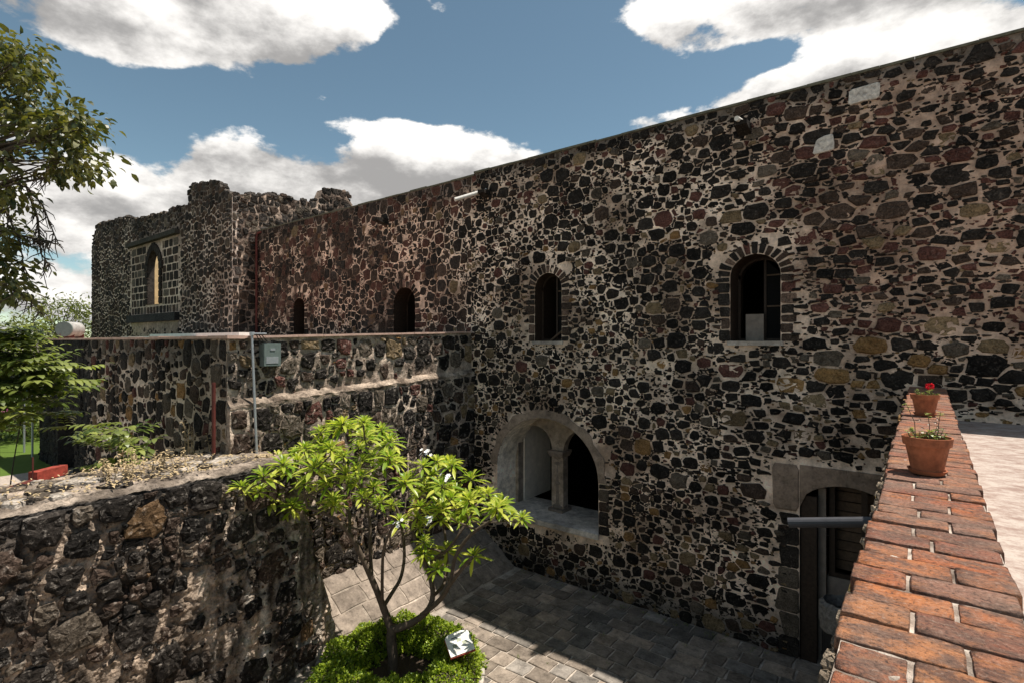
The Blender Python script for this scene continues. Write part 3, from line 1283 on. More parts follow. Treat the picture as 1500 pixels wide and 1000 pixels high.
red = thing('red_brown_stone_wall', 'dark red-brown rubble wall section with two narrow arched windows above the flat roof', 'wall', (-20, FY, -.5))
op_r1 = Opening(-24.4, -23.4, -.5, 2.12, .5)
op_r2 = Opening(-16.85, -15.56, -.5, 2.15, .62)
RX0 = -28.3
mortar_face(red, fr_main, RX0, WX - .02, FLOOR - .05, TOP - .08, mort_red, [op_r1, op_r2], thick=1.25, res=.12, amp=.02)
rubble(red, fr_main, RX0, WX, -.6, TOP - .08, [(.27, 5), (.21, 20), (.16, 55), (.12, 100), (.085, 130)], pal_red, [op_r1, op_r2], seed=23,
       joint=(.009, .032), margin=.32, proud=(.0, .04), rough=.012)
pr_ = lambda r: pick(r, [(BROWN, 40), (RED, 20), (DARK, 22), ((.15, .09, .07), 10)])
for o in (op_r1, op_r2):
    surround(red, fr_main, o, pr_, rng, vous=13, vlen=.28, gap=.034, d1=.02)
    reveal(red, fr_main, o, 1.25, mat='wood', name='shade_dark_reveal', d0=-.03)  # bare reveal, its window shade painted in with the near-black colour
    casement(red, o, (.9, 1.7), yy=FY + .7)
cpn = MB()
x = RX0
while x < -12.46:
    L = rng.uniform(.5, 1.1)
    cpn.box(x, min(x + L, -12.46), FY - .04 + rng.uniform(-.015, .015), FY + .6, TOP - .09, TOP - .035 + rng.uniform(-.015, .015))
    x += L + .004
cpn.build('coping', M['coping'], red)
spout(red, 566, 325, 'waterspout', None, .6)
p = on_y(712, 282, FY)
so = spout(red, 714, 284, 'waterspout', None, .35)
pe = on_y(660, 295, FY - .9)
MB().tube([(p.x, FY + .02, p.z + .08), (pe.x + .25, FY - .95, pe.z)], .065, 10).build('drain_pipe', M['whitepipe'], so)
# red down-pipe in the corner with the church
rp = on_y(377, 490, FY)
dp = MB()
dp.tube([(-27.75, FY - .16, -.2), (-27.75, FY - .16, 5.5), (-27.72, FY - .12, 5.72), (-27.5, FY - .02, 5.78)], .058, 10)
for z in (1.0, 3.4, 4.9):
    dp.tube([(-27.75, FY - .16, z), (-27.75, FY - .16, z + .1)], .08, 10)
dp.build('downpipe', M['rust'], red)

# ================================================================== RUINED CHURCH
CX0, CX1, CY0, CY1 = -51.7, -28.0, 12.7, 20.0


def church_top(s):
    pts = [(-51.7, 7.3), (-51.2, 8.3), (-50.4, 9.0), (-47, 8.9), (-44, 8.6), (-41, 8.2), (-38.5, 8.1), (-36.4, 7.9), (-36.0, 8.15), (-33.4, 7.9), (-33.2, 8.95), (-30.0, 8.7), (-28.8, 7.9), (-28.0, 7.6)]
    for (a, b), (c, d) in zip(pts, pts[1:]):
        if a <= s <= c:
            v = b + (d - b) * (s - a) / (c - a)
            return v + .16 * mnoise.noise((s * 2.3, 0, 4)) + .12 * mnoise.noise((s * 6.1, 3, 1))
    return 7.5


def church_side_top(s):
    # s = world Y
    pts = [(12.7, 7.6), (13.5, 7.7), (15.0, 8.0), (17.2, 8.1), (18.0, 8.5), (18.3, 9.2), (19.6, 9.3), (19.9, 8.7), (20.0, 8.5)]
    for (a, b), (c, d) in zip(pts, pts[1:]):
        if a <= s <= c:
            v = b + (d - b) * (s - a) / (c - a)
            return v + .14 * mnoise.noise((s * 2.3, 7, 4)) + .14 * mnoise.noise((s * 6.1, 3, 9))
    return 8.0


def mort_church(s, h):
    n = fbm(s * .4, h * .4, 9, 4)
    base = lerp3((.34, .26, .21), (.60, .48, .40), .5 + n)
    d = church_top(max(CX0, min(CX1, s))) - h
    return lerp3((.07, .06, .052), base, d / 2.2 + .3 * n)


def mort_side(s, h):
    n = fbm(s * .6, h * .6, 2, 4)
    return lerp3((.16, .115, .09), (.40, .30, .235), .5 + n)


church = thing('ruined_church', 'roofless dark stone church with ragged top and pointed window in block panel', 'church', (-40, 16, -5))
fr_ch = Frame((0, CY0, 0), (1, 0, 0), (0, -1, 0))
op_g = Opening(-39.6, -37.7, 2.35, 5.75, 1.25)
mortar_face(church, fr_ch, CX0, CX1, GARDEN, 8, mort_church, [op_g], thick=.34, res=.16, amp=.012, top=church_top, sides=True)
PAN = (-42.7, -34.8, 1.75, 6.35)


def keep_ch(s, h):
    return PAN[0] - .05 < s < PAN[1] + .05 and PAN[2] - .75 < h < PAN[3] + .3


rubble(church, fr_ch, CX0, CX1, -.4, 9, [(.26, 10), (.20, 40), (.15, 70), (.11, 90)], pal_tower, [], seed=31, top=church_top, keepout=keep_ch, n_single=300,
       joint=(.018, .05), chink=.1, proud=(.01, .06))
# ashlar panel round the pointed window
h = PAN[2]
row = 0
rng = random.Random(71)
while h < PAN[3] - .2:
    hh = .50 if row < 2 else rng.uniform(.44, .60)
    hh = min(hh, PAN[3] - h)
    s = PAN[0]
    while s < PAN[1] - .1:
        w = rng.uniform(.42, .62) if row < 2 else rng.uniform(.45, 1.05)
        if row % 2 and s == PAN[0]:
            w *= .6
        e = min(s + w, PAN[1])
        parts = [(s, e)]
        hm = h + hh * .5
        seg = []
        for (a, b) in parts:
            lo, hi_ = op_g.s0 - .42, op_g.s1 + .42
            if op_g.h0 - .05 < hm < op_g.h1 + .45 and b > lo and a < hi_:
                if a < lo - .12:
                    seg.append((a, lo))
                if b > hi_ + .12:
                    seg.append((hi_, b))
            else:
                seg.append((a, b))
        for (a, b) in seg:
            v, f, c = block(fr_ch, [(a + .06, h + .035), (b - .06, h + .035), (b - .06, h + hh - .035), (a + .06, h + hh - .035)], -.07, .018, rng, pick(rng, [(DARK, 50), (BROWN, 30), ((.09, .075, .06), 15)]), inset=.02)
            MB().add(v, f, c).build('ashlar_block', M['stone'], church)
        s = e
    h += hh
    row += 1
# pointed arch frame
for side in (-1, 1):
    hb = op_g.h0
    for k in range(5):
        hh = (op_g.spring - op_g.h0) / 5
        x0, x1 = (op_g.s0 - .40, op_g.s0 - .005) if side < 0 else (op_g.s1 + .005, op_g.s1 + .40)
        v, f, c = block(fr_ch, [(x0, hb + .02), (x1, hb + .02), (x1, hb + hh - .02), (x0, hb + hh - .02)], -.05, .10, rng, DARK)
        MB().add(v, f, c).build('jamb_stone', M['stone'], church)
        hb += hh
surround(church, fr_ch, op_g, lambda r: jitter(r, DARK), rng, vous=9, vlen=.55, d1=.10, jambs=False)
reveal(church, fr_ch, op_g, .34, col=(.05, .042, .036), d0=.05)
MB().box(PAN[0] - .35, PAN[1] + .2, CY0 - .28, CY0 + .02, PAN[3] + .02, PAN[3] + .30, (.045, .042, .035)).build('cornice', M['stone'], church)
MB().box(PAN[0] - .2, PAN[1] + .15, CY0 - .28, CY0 + .02, PAN[2] - .50, PAN[2] - .02, (.03, .03, .03)).build('sill_ledge', M['stone'], church)
MB().box(PAN[0], PAN[1], CY0 - .03, CY0 + .01, -.2, PAN[2] - .52, (.30, .24, .18)).build('plaster_apron', M['mortar'], church)
# side wall (faces the court side, lit)
fr_sd = Frame((CX1, 0, 0), (0, 1, 0), (1, 0, 0))
mortar_face(church, fr_sd, CY0 + .02, CY1, GARDEN, 8, mort_side, [], thick=1.2, res=.13, amp=.10, top=church_side_top, freq=2.0, mat='roughmortar')
rubble(church, fr_sd, CY0 + .02, CY1, -.3, 9, [(.26, 12), (.19, 40), (.14, 70)], pal_tower, [], seed=37, top=church_side_top, n_single=0,
       joint=(.015, .05), chink=.2, proud=(.02, .09), rough=.02)
inn = MB()
inn.box(CX0, CX0 + 1.0, CY0 + 1.21, CY1, GARDEN, 7.2)
inn.box(CX0 + 1.01, CX1 - 1.21, CY1 - 1, CY1, GARDEN, 7.3)
inn.build('inner_walls', M['cream'], church)
# loose crown stones on the ragged top
for k in range(90):
    mb = MB()
    if k < 60:
        s = rng.uniform(CX0 + .3, CX1 - .2)
        c = Vector((s, CY0 + rng.uniform(.05, .6), church_top(s)))
    else:
        s = rng.uniform(CY0, CY1 - .1)
        c = Vector((CX1 - rng.uniform(.05, .6), s, church_side_top(s)))
    r = rng.uniform(.12, .30)
    vs = []
    for i in range(5):
        for j in range(7):
            th, ph = math.pi * i / 4, 2 * math.pi * j / 7
            q = r * rng.uniform(.75, 1.2)
            vs.append(c + Vector((q * math.sin(th) * math.cos(ph), q * math.sin(th) * math.sin(ph), q * .75 * math.cos(th))))
    fs = [(i * 7 + j, i * 7 + (j + 1) % 7, (i + 1) * 7 + (j + 1) % 7, (i + 1) * 7 + j) for i in range(4) for j in range(7)]
    mb.add(vs, fs, pal_tower(rng, 0, 0))
    mb.build('crown_stone', M['roughstone'], church)

# ================================================================== LOW WING with flat roof
wing = thing('flat_roofed_wing', 'low stone wing with flat roof and pink coping joining the tall wall', 'building', (-20, 10, GARDEN))


def wtop(y):
    return .06 + (y - CORNER_Y) / (FY - CORNER_Y) * .24


fr_w = Frame((WX, 0, 0), (0, 1, 0), (1, 0, 0))        # s = world Y
LEDGE = lambda s: -1.48 + (s - CORNER_Y) / (FY - CORNER_Y) * .40


def mort_wing(s, h):
    n = fbm(s * .5, h * .5, 12, 4) + .4 * fbm(s * 2, h * 2, 2, 3)
    return lerp3((.25, .19, .15), (.60, .48, .38), .52 + n * .9)


mortar_face(wing, fr_w, CORNER_Y, FY - .02, -1.6, .1, mort_wing, [], thick=.8, res=.10, amp=.05, top=wtop, freq=2.6, mat='roughmortar', name='upper_face')
rubble(wing, fr_w, CORNER_Y + .02, FY - .03, -1.42, .3, [(.34, 14), (.25, 40), (.18, 60), (.12, 90)], pal_wing, [], seed=41, top=lambda s: wtop(s) - .05,
       stone='roughstone', n_single=120, joint=(.02, .06), proud=(.03, .09), rough=.022, chink=.5, jit=.10, keepout=lambda s, h: h < LEDGE(s) + .1)
fr_w2 = Frame((WX + .14, 0, 0), (0, 1, 0), (1, 0, 0))
mortar_face(wing, fr_w2, CORNER_Y, FY - .02, FLOOR - .05, -1.3, mort_wing, [], thick=.9, res=.10, amp=.05, top=lambda s: LEDGE(s) - .05, freq=2.6, mat='roughmortar', name='lower_face', seed=4)
rubble(wing, fr_w2, CORNER_Y + .02, FY - .03, FLOOR, -1.3, [(.30, 10), (.22, 40), (.16, 70), (.11, 110)], pal_wing, [], seed=43, top=lambda s: LEDGE(s) - .1,
       stone='roughstone', n_single=180, joint=(.016, .05), proud=(.02, .08), rough=.02, chink=.6, jit=.10)
# sloping mortar ledge between the two
lg = MB()
n = 80
v, f, c = [], [], []
for i in range(n + 1):
    s = CORNER_Y + (FY - .02 - CORNER_Y) * i / n
    z = LEDGE(s) + .05 * fbm(s * 1.4, 0, 0, 3)
    for (d, dz) in ((-.05, .14), (.02, .11), (.10, .05), (.165, -.02), (.15, -.09), (.08, -.12)):
        v.append((WX + d + .03 * fbm(s * 3, dz * 9, 3, 3), s, z + dz + .03 * fbm(s * 4, dz * 5, 7, 3)))
        c.append(lerp3((.14, .105, .08), (.40, .315, .245), .5 + 1.2 * fbm(s * 2, dz * 6, 1, 3)))
for i in range(n):
    for k in range(5):
        f.append((i * 6 + k, i * 6 + k + 1, (i + 1) * 6 + k + 1, (i + 1) * 6 + k))
lg.add(v, f, c)
lg.build('mortar_ledge', M['roughmortar'], wing)

# shaded face towards the garden
fr_g = Frame((0, CORNER_Y, 0), (1, 0, 0), (0, -1, 0))
WX0 = -30.2


def mort_g(s, h):
    n = fbm(s * .4, h * .4, 22, 4) + .5 * fbm(s * 1.6, h * 1.0, 2, 3)
    b = lerp3((.22, .175, .14), (.62, .51, .41), .58 + n)
    st = max(0.0, min(1.0, (-22.3 - s + .9 * fbm(s * .8, h * .3, 5, 3)) / 1.6))       # shadow band at the far end, painted into the mortar colour
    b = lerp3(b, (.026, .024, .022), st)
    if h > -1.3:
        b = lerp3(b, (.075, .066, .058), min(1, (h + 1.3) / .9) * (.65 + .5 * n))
    return b


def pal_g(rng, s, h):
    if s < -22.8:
        return jitter(rng, (.022, .021, .02))  # stones inside the painted shadow band go near-black as well
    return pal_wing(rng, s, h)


op_gd = Opening(-27.2, -25.0, GARDEN, -2.9, .2)
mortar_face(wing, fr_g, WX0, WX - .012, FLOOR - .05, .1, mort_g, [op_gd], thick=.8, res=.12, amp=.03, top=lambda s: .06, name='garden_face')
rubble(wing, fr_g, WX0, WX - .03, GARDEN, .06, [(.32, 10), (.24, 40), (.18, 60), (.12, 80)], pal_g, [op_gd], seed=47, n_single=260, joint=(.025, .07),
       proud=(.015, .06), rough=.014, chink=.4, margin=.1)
reveal(wing, fr_g, op_gd, .8, col=(.03, .027, .025), sill=False)
MB().box(-27.2, -25.0, CORNER_Y + .6, CORNER_Y + .66, GARDEN, -2.9).build('door', M['wood'], wing)
# roof and coping
rf = MB()
rf.add([(WX0, CORNER_Y + .1, .055), (WX - .2, CORNER_Y + .1, .055), (WX - .2, FY - .03, .26), (WX0, FY - .03, .26)], [(0, 1, 2, 3)])
rf.add([(WX0, CORNER_Y, FLOOR), (WX0, FY, FLOOR), (WX0, FY, .26), (WX0, CORNER_Y, .055)], [(0, 1, 2, 3)])
rf.build('flat_roof', M['pinkcope'], wing)
x = WX0 - .05
while x < WX + .12:
    L = rng.uniform(.55, .95)
    e = min(x + L, WX + .16)
    MB().box(x, e - .006, CORNER_Y - .06 + rng.uniform(-.012, .012), CORNER_Y + .34, .062, .125 + rng.uniform(-.01, .012)).build('coping_slab', M['pinkcope'], wing)
    x += L
y = CORNER_Y + .35
while y < FY - .1:
    L = rng.uniform(.5, .9)
    e = min(y + L, FY - .06)
    dz = rng.uniform(-.006, .008)
    z0, z1 = wtop(y), wtop(e)
    x0, x1 = WX - .25, WX + .10 + rng.uniform(-.01, .01)
    v = [(x0, y, z0 + .003), (x1, y, z0 + .003), (x1, e - .006, z1 + .003), (x0, e - .006, z1 + .003), (x0, y, z0 + .055 + dz), (x1, y, z0 + .055 + dz), (x1, e - .006, z1 + .055 + dz), (x0, e - .006, z1 + .055 + dz)]
    MB().add(v, [(0, 3, 2, 1), (4, 5, 6, 7), (0, 1, 5, 4), (1, 2, 6, 5), (2, 3, 7, 6), (3, 0, 4, 7)]).build('coping_slab', M['pinkcope'], wing)
    y += L
# pale kerb on the roof in front of the church
kb = MB()
kb.box(-36, -24.9, CY0 - 1.1, CY0 - .5, .1, .42)
kb.box(-41, -36.02, CY0 - 1.1, CY0 - .5, .1, .30)
tag(kb.build('roof_kerb', M['white']), 'low whitewashed kerb on the flat roof before the church', 'kerb')

# ================================================================== COURT FLOOR
court = MB()
court.add([(-10.6, -6, FLOOR - .012), (-.3, -6, FLOOR - .012), (-.3, FY + .6, FLOOR - .012), (-10.6, FY + .6, FLOOR - .012)], [(0, 1, 2, 3)], (.36, .31, .26))
courtyard = structure(court.build('courtyard_paving', M['paving']))
rng = random.Random(19)
y = FY - .03
row = 0
slabs_far = MB()
cnt = 0
while y > 3.0:
    d = rng.uniform(.38, .52)
    x = -10.58 + rng.uniform(0, .3)
    first = True
    while x < -.35:
        L = rng.uniform(.42, .72)
        e = min(x + L, -.32)
        gp = .022
        x0, x1, y0, y1 = x + gp, e - gp, y - d + gp, y - gp
        if x1 - x0 > .12:
            P = [(x0, y0), ((x0 + x1) / 2, y0), (x1, y0), (x1, (y0 + y1) / 2), (x1, y1), ((x0 + x1) / 2, y1), (x0, y1), (x0, (y0 + y1) / 2)]
            P = [(a + rng.uniform(-.018, .018), b + rng.uniform(-.018, .018)) for a, b in P]
            mx, my = (x0 + x1) / 2, (y0 + y1) / 2
            tilt = (rng.uniform(-.008, .008), rng.uniform(-.008, .008), rng.uniform(-.004, .010))
            v = []
            for sc, z in ((1, -.05), (1, .004), (.94, .016)):
                for a, b in P:
                    X, Y = mx + (a - mx) * sc, my + (b - my) * sc
                    v.append((X, Y, FLOOR + z + (tilt[0] * (X - mx) + tilt[1] * (Y - my) + tilt[2] if z > 0 else 0)))
            f = [(k * 8 + i, k * 8 + (i + 1) % 8, (k + 1) * 8 + (i + 1) % 8, (k + 1) * 8 + i) for k in range(2) for i in range(8)] + [tuple(range(16, 24))]
            q = rng.uniform(.7, 1.2)
            col = pick(rng, [((.22, .18, .145), 60), ((.17, .15, .13), 30), ((.28, .22, .17), 15)])
            col = (col[0] * q, col[1] * q, col[2] * q)
            depth = in_view((mx, my, FLOOR))
            if depth and cnt < 300:
                MB().add(v, f, col).build('paving_slab', M['paving'], courtyard)
                cnt += 1
            else:
                slabs_far.add(v, f, col)
        x = e
    y -= d
    row += 1
slabs_far.build('paving_slabs', M['paving'], courtyard, stuff=True)

tf = MB()
r = random.Random(404)
for k in range(46):
    x, y = r.uniform(-10.3, -2.5), r.choice((r.uniform(7.5, 13.8), r.uniform(13.6, 13.9)))
    for m in range(14):
        a_ = r.uniform(0, 6.28)
        d_ = Vector((math.cos(a_), math.sin(a_), r.uniform(.5, 2.0))).normalized()
        c_ = Vector((x + r.gauss(0, .03), y + r.gauss(0, .03), FLOOR + .005))
        L_ = r.uniform(.03, .09)
        w_ = d_.cross(Vector((0, 0, 1))).normalized() * .008
        q_ = r.random()
        tf.add([c_ + w_, c_ - w_, c_ + d_ * L_], [(0, 1, 2)], (q_, q_, q_))
tag(tf.build('joint_weeds', M['leaf_ash'], None, stuff=True), 'small green weeds sprouting in the paving joints of the court', 'weeds')

# sloping apron (talus) at the foot of the wing wall
apron = thing('sloping_stone_apron', 'sloping apron of large flat slabs against the foot of the wing', 'apron', (-11.5, 10, FLOOR))
AX0, AX1, AZ1 = WX + .12, -10.6, -6.22
bed = MB()
v, f, c = [], [], []
n = 40
for i in range(n + 1):
    y = 7.0 + (FY - 7.0) * i / n
    for k in range(9):
        t = k / 8
        v.append((AX1 + (AX0 - AX1) * t, y, FLOOR - .02 + (AZ1 - FLOOR) * t + .015 * fbm(y * 2, t * 4, 0, 3)))
        c.append(lerp3((.22, .18, .145), (.40, .335, .275), .5 + fbm(y, t * 2, 4, 3)))
for i in range(n):
    for k in range(8):
        f.append((i * 9 + k, i * 9 + k + 1, (i + 1) * 9 + k + 1, (i + 1) * 9 + k))
bed.add(v, f, c)
bed.add([(AX1, 7.0, FLOOR - .02), (AX0, 7.0, FLOOR - .02), (AX0, 7.0, AZ1)], [(0, 1, 2)], (.3, .26, .22))
bed.build('mortar_bed', M['paving'], apron)
sl_len = math.hypot(AX1 - AX0, AZ1 - FLOOR)
ax = Vector((AX0 - AX1, 0, AZ1 - FLOOR)).normalized()
an = Vector((-ax.z, 0, ax.x))
if an.z < 0:
    an = -an
t = .03
for r_ in range(4):
    w = (sl_len - .06) / 4
    y = 7.02
    while y < FY - .1:
        L = rng.uniform(.5, .98)
        e = min(y + L, FY - .04)
        P = [(t + .02, y + .02), (t + w / 2, y + .02), (t + w - .02, y + .02), (t + w - .02, (y + e) / 2), (t + w - .02, e - .02), (t + w / 2, e - .02), (t + .02, e - .02), (t + .02, (y + e) / 2)]
        P = [(a + rng.uniform(-.02, .02), b + rng.uniform(-.025, .025)) for a, b in P]
        mx, my = t + w / 2, (y + e) / 2
        v = []
        for sc, z in ((1, -.03), (1, .012), (.96, .024)):
            for a, b in P:
                q = Vector((AX1, 0, FLOOR - .02)) + ax * (mx + (a - mx) * sc) + an * (z + rng.uniform(-.003, .003))
                v.append((q.x, my + (b - my) * sc, q.z))
        f = [(k * 8 + i, k * 8 + (i + 1) % 8, (k + 1) * 8 + (i + 1) % 8, (k + 1) * 8 + i) for k in range(2) for i in range(8)] + [tuple(range(16, 24))]
        MB().add(v, f, jitter(rng, (.24, .195, .158), .18)).build('slab', M['paving'], apron)
        y = e
    t += w

# ================================================================== FOREGROUND GARDEN WALL
gw = thing('thick_garden_wall', 'thick weathered rubble wall with flat littered top between garden and court', 'wall', (-12, 2, FLOOR))
GX, GXB, GZ = -11.15, -13.35, -2.63


def gw_end(z):
    t = (GZ - z) / (GZ - FLOOR)
    return 6.35 + 1.25 * max(0, t) + .22 * fbm(z * 1.3, 4, 0, 4)


prof = []            # (x, z) from court foot, up and over to the garden side
nf = 150
for i in range(nf):
    t = i / (nf - 1)
    prof.append((GX + .04 * (1 - t), FLOOR - .1 + (GZ - .10 - FLOOR + .1) * t))
for i in range(1, 6):
    a = math.pi / 2 * i / 5
    prof.append((GX - .14 * (1 - math.cos(a)), GZ - .10 + .10 * math.sin(a)))
nt_ = 44
for i in range(1, nt_):
    prof.append((GX - .14 + (GXB + .1 - GX + .14) * i / (nt_ - 1), GZ))
for i in range(1, 20):
    prof.append((GXB - .05 * i / 19, GZ - .05 + (GARDEN - .1 - GZ) * i / 19))
v, f, c = [], [], []
Y0 = -3.0
ny = 330
npf = len(prof)
for j in range(ny + 1):
    for i, (x, z) in enumerate(prof):
        ye = gw_end(z)
        y = Y0 + (ye - Y0) * j / ny
        if i < nf:
            d = .06 * fbm(y * 1.1, z * 1.1, 0, 3) + .06 * fbm(y * 4.2, z * 4.2, 6, 4) + .03 * fbm(y * 11, z * 11, 1, 3)
            v.append((x + d, y, z))
            n_ = fbm(y * .7, z * .7, 15, 4) + .5 * fbm(y * 3, z * 2, 2, 3)
            col = lerp3((.045, .035, .028), (.40, .305, .23), .50 + n_ * 1.2)
            # pale lime runs near the end of the wall
            run = max(0, min(1, (y - 4.2) / 1.0)) * max(0, mnoise.noise((y * 5.5, z * .35, 2)) + .15) * max(0, min(1, (GZ - .8 - z) / .6))
            col = lerp3(col, (.56, .49, .42), run * 1.3)
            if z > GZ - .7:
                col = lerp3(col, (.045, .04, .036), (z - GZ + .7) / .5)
        else:
            dz = .045 * fbm(x * 1.3, y * 1.3, 3, 3) + .03 * fbm(x * 5, y * 5, 9, 4)
            v.append((x + .05 * fbm(y * 1.1, z * 1.1, 0, 3), y, z + dz))
            n_ = fbm(x * 1.4, y * 1.4, 6, 4)
            col = lerp3((.12, .095, .075), (.34, .275, .22), .5 + n_)
        c.append(col)
for j in range(ny):
    for i in range(npf - 1):
        a = j * npf + i
        f.append((a, a + npf, a + npf + 1, a + 1))
f.append(tuple(ny * npf + i for i in range(npf)))
gm = MB()
gm.add(v, f, c)
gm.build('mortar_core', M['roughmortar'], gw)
fr_gw = Frame((GX + .05, 0, 0), (0, 1, 0), (1, 0, 0))
rubble(gw, fr_gw, Y0, 7.6, FLOOR, GZ - .1, [(.36, 10), (.27, 30), (.19, 60), (.13, 90)], pal_front, [], seed=53, stone='roughstone', n_single=240,
       joint=(.02, .07), proud=(.0, .075), rough=.022, chink=.4, jit=.14, keepout=lambda s, h: s > gw_end(h) - .12 or
       mnoise.noise((s * .9, h * .9, 33)) > .42)
# flat stones bedded in the top
rng = random.Random(83)
for k in range(70):
    x, y = rng.uniform(GXB + .25, GX - .25), rng.uniform(.3, 6.1)
    r = rng.uniform(.09, .26)
    n = rng.choice((6, 7, 8))
    a0 = rng.uniform(0, 6)
    ring = [(r * rng.uniform(.75, 1.15) * math.cos(a0 + 6.283 * i / n), r * rng.uniform(.75, 1.15) * math.sin(a0 + 6.283 * i / n)) for i in range(n)]
    v = [(x + a, y + b, GZ - .04) for a, b in ring] + [(x + a * .95, y + b * .95, GZ + .035 + rng.uniform(0, .02)) for a, b in ring] + [(x + a * .7, y + b * .7, GZ + .05 + rng.uniform(0, .02)) for a, b in ring]
    f = [(q * n + i, q * n + (i + 1) % n, (q + 1) * n + (i + 1) % n, (q + 1) * n + i) for q in range(2) for i in range(n)] + [tuple(range(2 * n, 3 * n))]
    MB().add(v, f, pick(rng, [(GREY, 40), ((.30, .26, .22), 40), (DARK, 15), ((.34, .26, .16), 10)])).build('top_stone', M['roughstone'], gw)


# ---- litter and dry weeds on top of the wall
def leaf_quad(mb, c, d, n, L, W, col, curl=.15, seg=2):
    """a small leaf: pointed strip from c along d with normal n"""
    d = Vector(d).normalized()
    s = d.cross(n)
    if s.length < 1e-4:
        s = Vector((1, 0, 0))
    s.normalize()
    nn = s.cross(d)
    c = Vector(c)
    v = [c]
    prof_ = [(.35, .5), (.7, .42)] if seg == 2 else [(.2, .36), (.45, .5), (.75, .38)]
    for t, w in prof_:
        m = c + d * (L * t) + nn * (curl * L * (t - t * t) * 2 - curl * L * t * t)
        v += [m + s * (W * w), m - s * (W * w)]
    v.append(c + d * L - nn * (curl * L))
    k = len(prof_)
    f = [(0, 1, 2)]
    for i in range(k - 1):
        f.append((1 + 2 * i, 3 + 2 * i, 4 + 2 * i, 2 + 2 * i))
    f.append((2 * k - 1, 2 * k + 1, 2 * k))
    mb.add(v, f, (col, col, col))


lit = MB()
for k in range(900):
    x, y = rng.uniform(GXB + .05, GX - .1), rng.uniform(.2, 6.3)
    if rng.random() < .35:
        y = rng.uniform(3.0, 5.0)
    a = rng.uniform(0, 6.28)
    leaf_quad(lit, (x, y, GZ + rng.uniform(.045, .09)), (math.cos(a), math.sin(a), rng.uniform(-.1, .35)), Vector((0, 0, 1)), rng.uniform(.05, .12), rng.uniform(.02, .045), 1, .3)
o = lit.build('dry_leaf_litter', M['straw'], None, stuff=True)
tag(o, 'yellow dry leaf litter scattered over the thick wall top', 'leaf litter')


def weed(px, py, n, hgt, label):
    b = on_z(px, py, GZ)
    w = thing('dry_weed', label, 'weed', b, 'dry weeds on the wall top')
    st, sd = MB(), MB()
    for k in range(n):
        x, y = b.x + rng.uniform(-.35, .35), b.y + rng.uniform(-.35, .35)
        H = hgt * rng.uniform(.6, 1.1)
        lean = Vector((rng.uniform(-.3, .3), rng.uniform(-.3, .3), 1))
        pts = [Vector((x, y, GZ)) + lean * (H * t) + Vector((0, 0, 0)) for t in (0, .35, .7, 1)]
        st.tube(pts, [.008, .006, .005, .003], 4)
        for q in range(14):
            t = rng.uniform(.25, 1)
            p = Vector((x, y, GZ)) + lean * (H * t)
            a = rng.uniform(0, 6.28)
            leaf_quad(sd, p, (math.cos(a), math.sin(a), rng.uniform(-.4, .7)), Vector((0, 0, 1)), rng.uniform(.04, .10), rng.uniform(.025, .05), 1, .3)
    st.build('stems', M['straw'], w, stuff=True)
    sd.build('seed_heads', M['straw'], w, stuff=True)


weed(190, 700, 16, .5, 'bushy clump of straw-coloured dry weeds on the wall top before the leafy bush')
weed(245, 690, 9, .5, 'low patch of dry weeds beside the bushier straw clump on wall top')
weed(290, 663, 12, .75, 'dry weeds on the wall top near the rusty upright pipe')

# ================================================================== PARAPET with brick coping
par = thing('brick_topped_parapet', 'low parapet capped with worn orange-red bricks along the terrace edge', 'parapet', (0, 6, FLOOR))
PZ = -.95


def pxl(y):
    t = (y - 1.5) / 12.4
    return -.205 + .085 * t, .282 + .17 * t


body = MB()
ys = [-4, 0, 3, 6, 9, 12, FY - .03]
v, f = [], []
for y in ys:
    a, b = pxl(y)
    for (x, z) in ((a + .01, FLOOR), (a + .01, PZ - .068), (b - .012, PZ - .068), (b - .012, TERR - .1)):
        v.append((x, y, z))
for i in range(len(ys) - 1):
    for k in range(3):
        f.append((i * 4 + k, i * 4 + k + 1, (i + 1) * 4 + k + 1, (i + 1) * 4 + k))
f.append((0, 1, 2, 3))
body.add(v, f, (.50, .44, .38))
body.build('mortar_body', M['mortar'], par)
fr_pa = Frame((-.20, 0, 0), (0, -1, 0), (-1, 0, 0))
rubble(par, fr_pa, -FY + .1, 3.5, FLOOR, PZ - .10, [(.28, 14), (.2, 40), (.14, 60)], pal_wing, [], seed=59, n_single=0, chink=.4, proud=(-.01, .02))


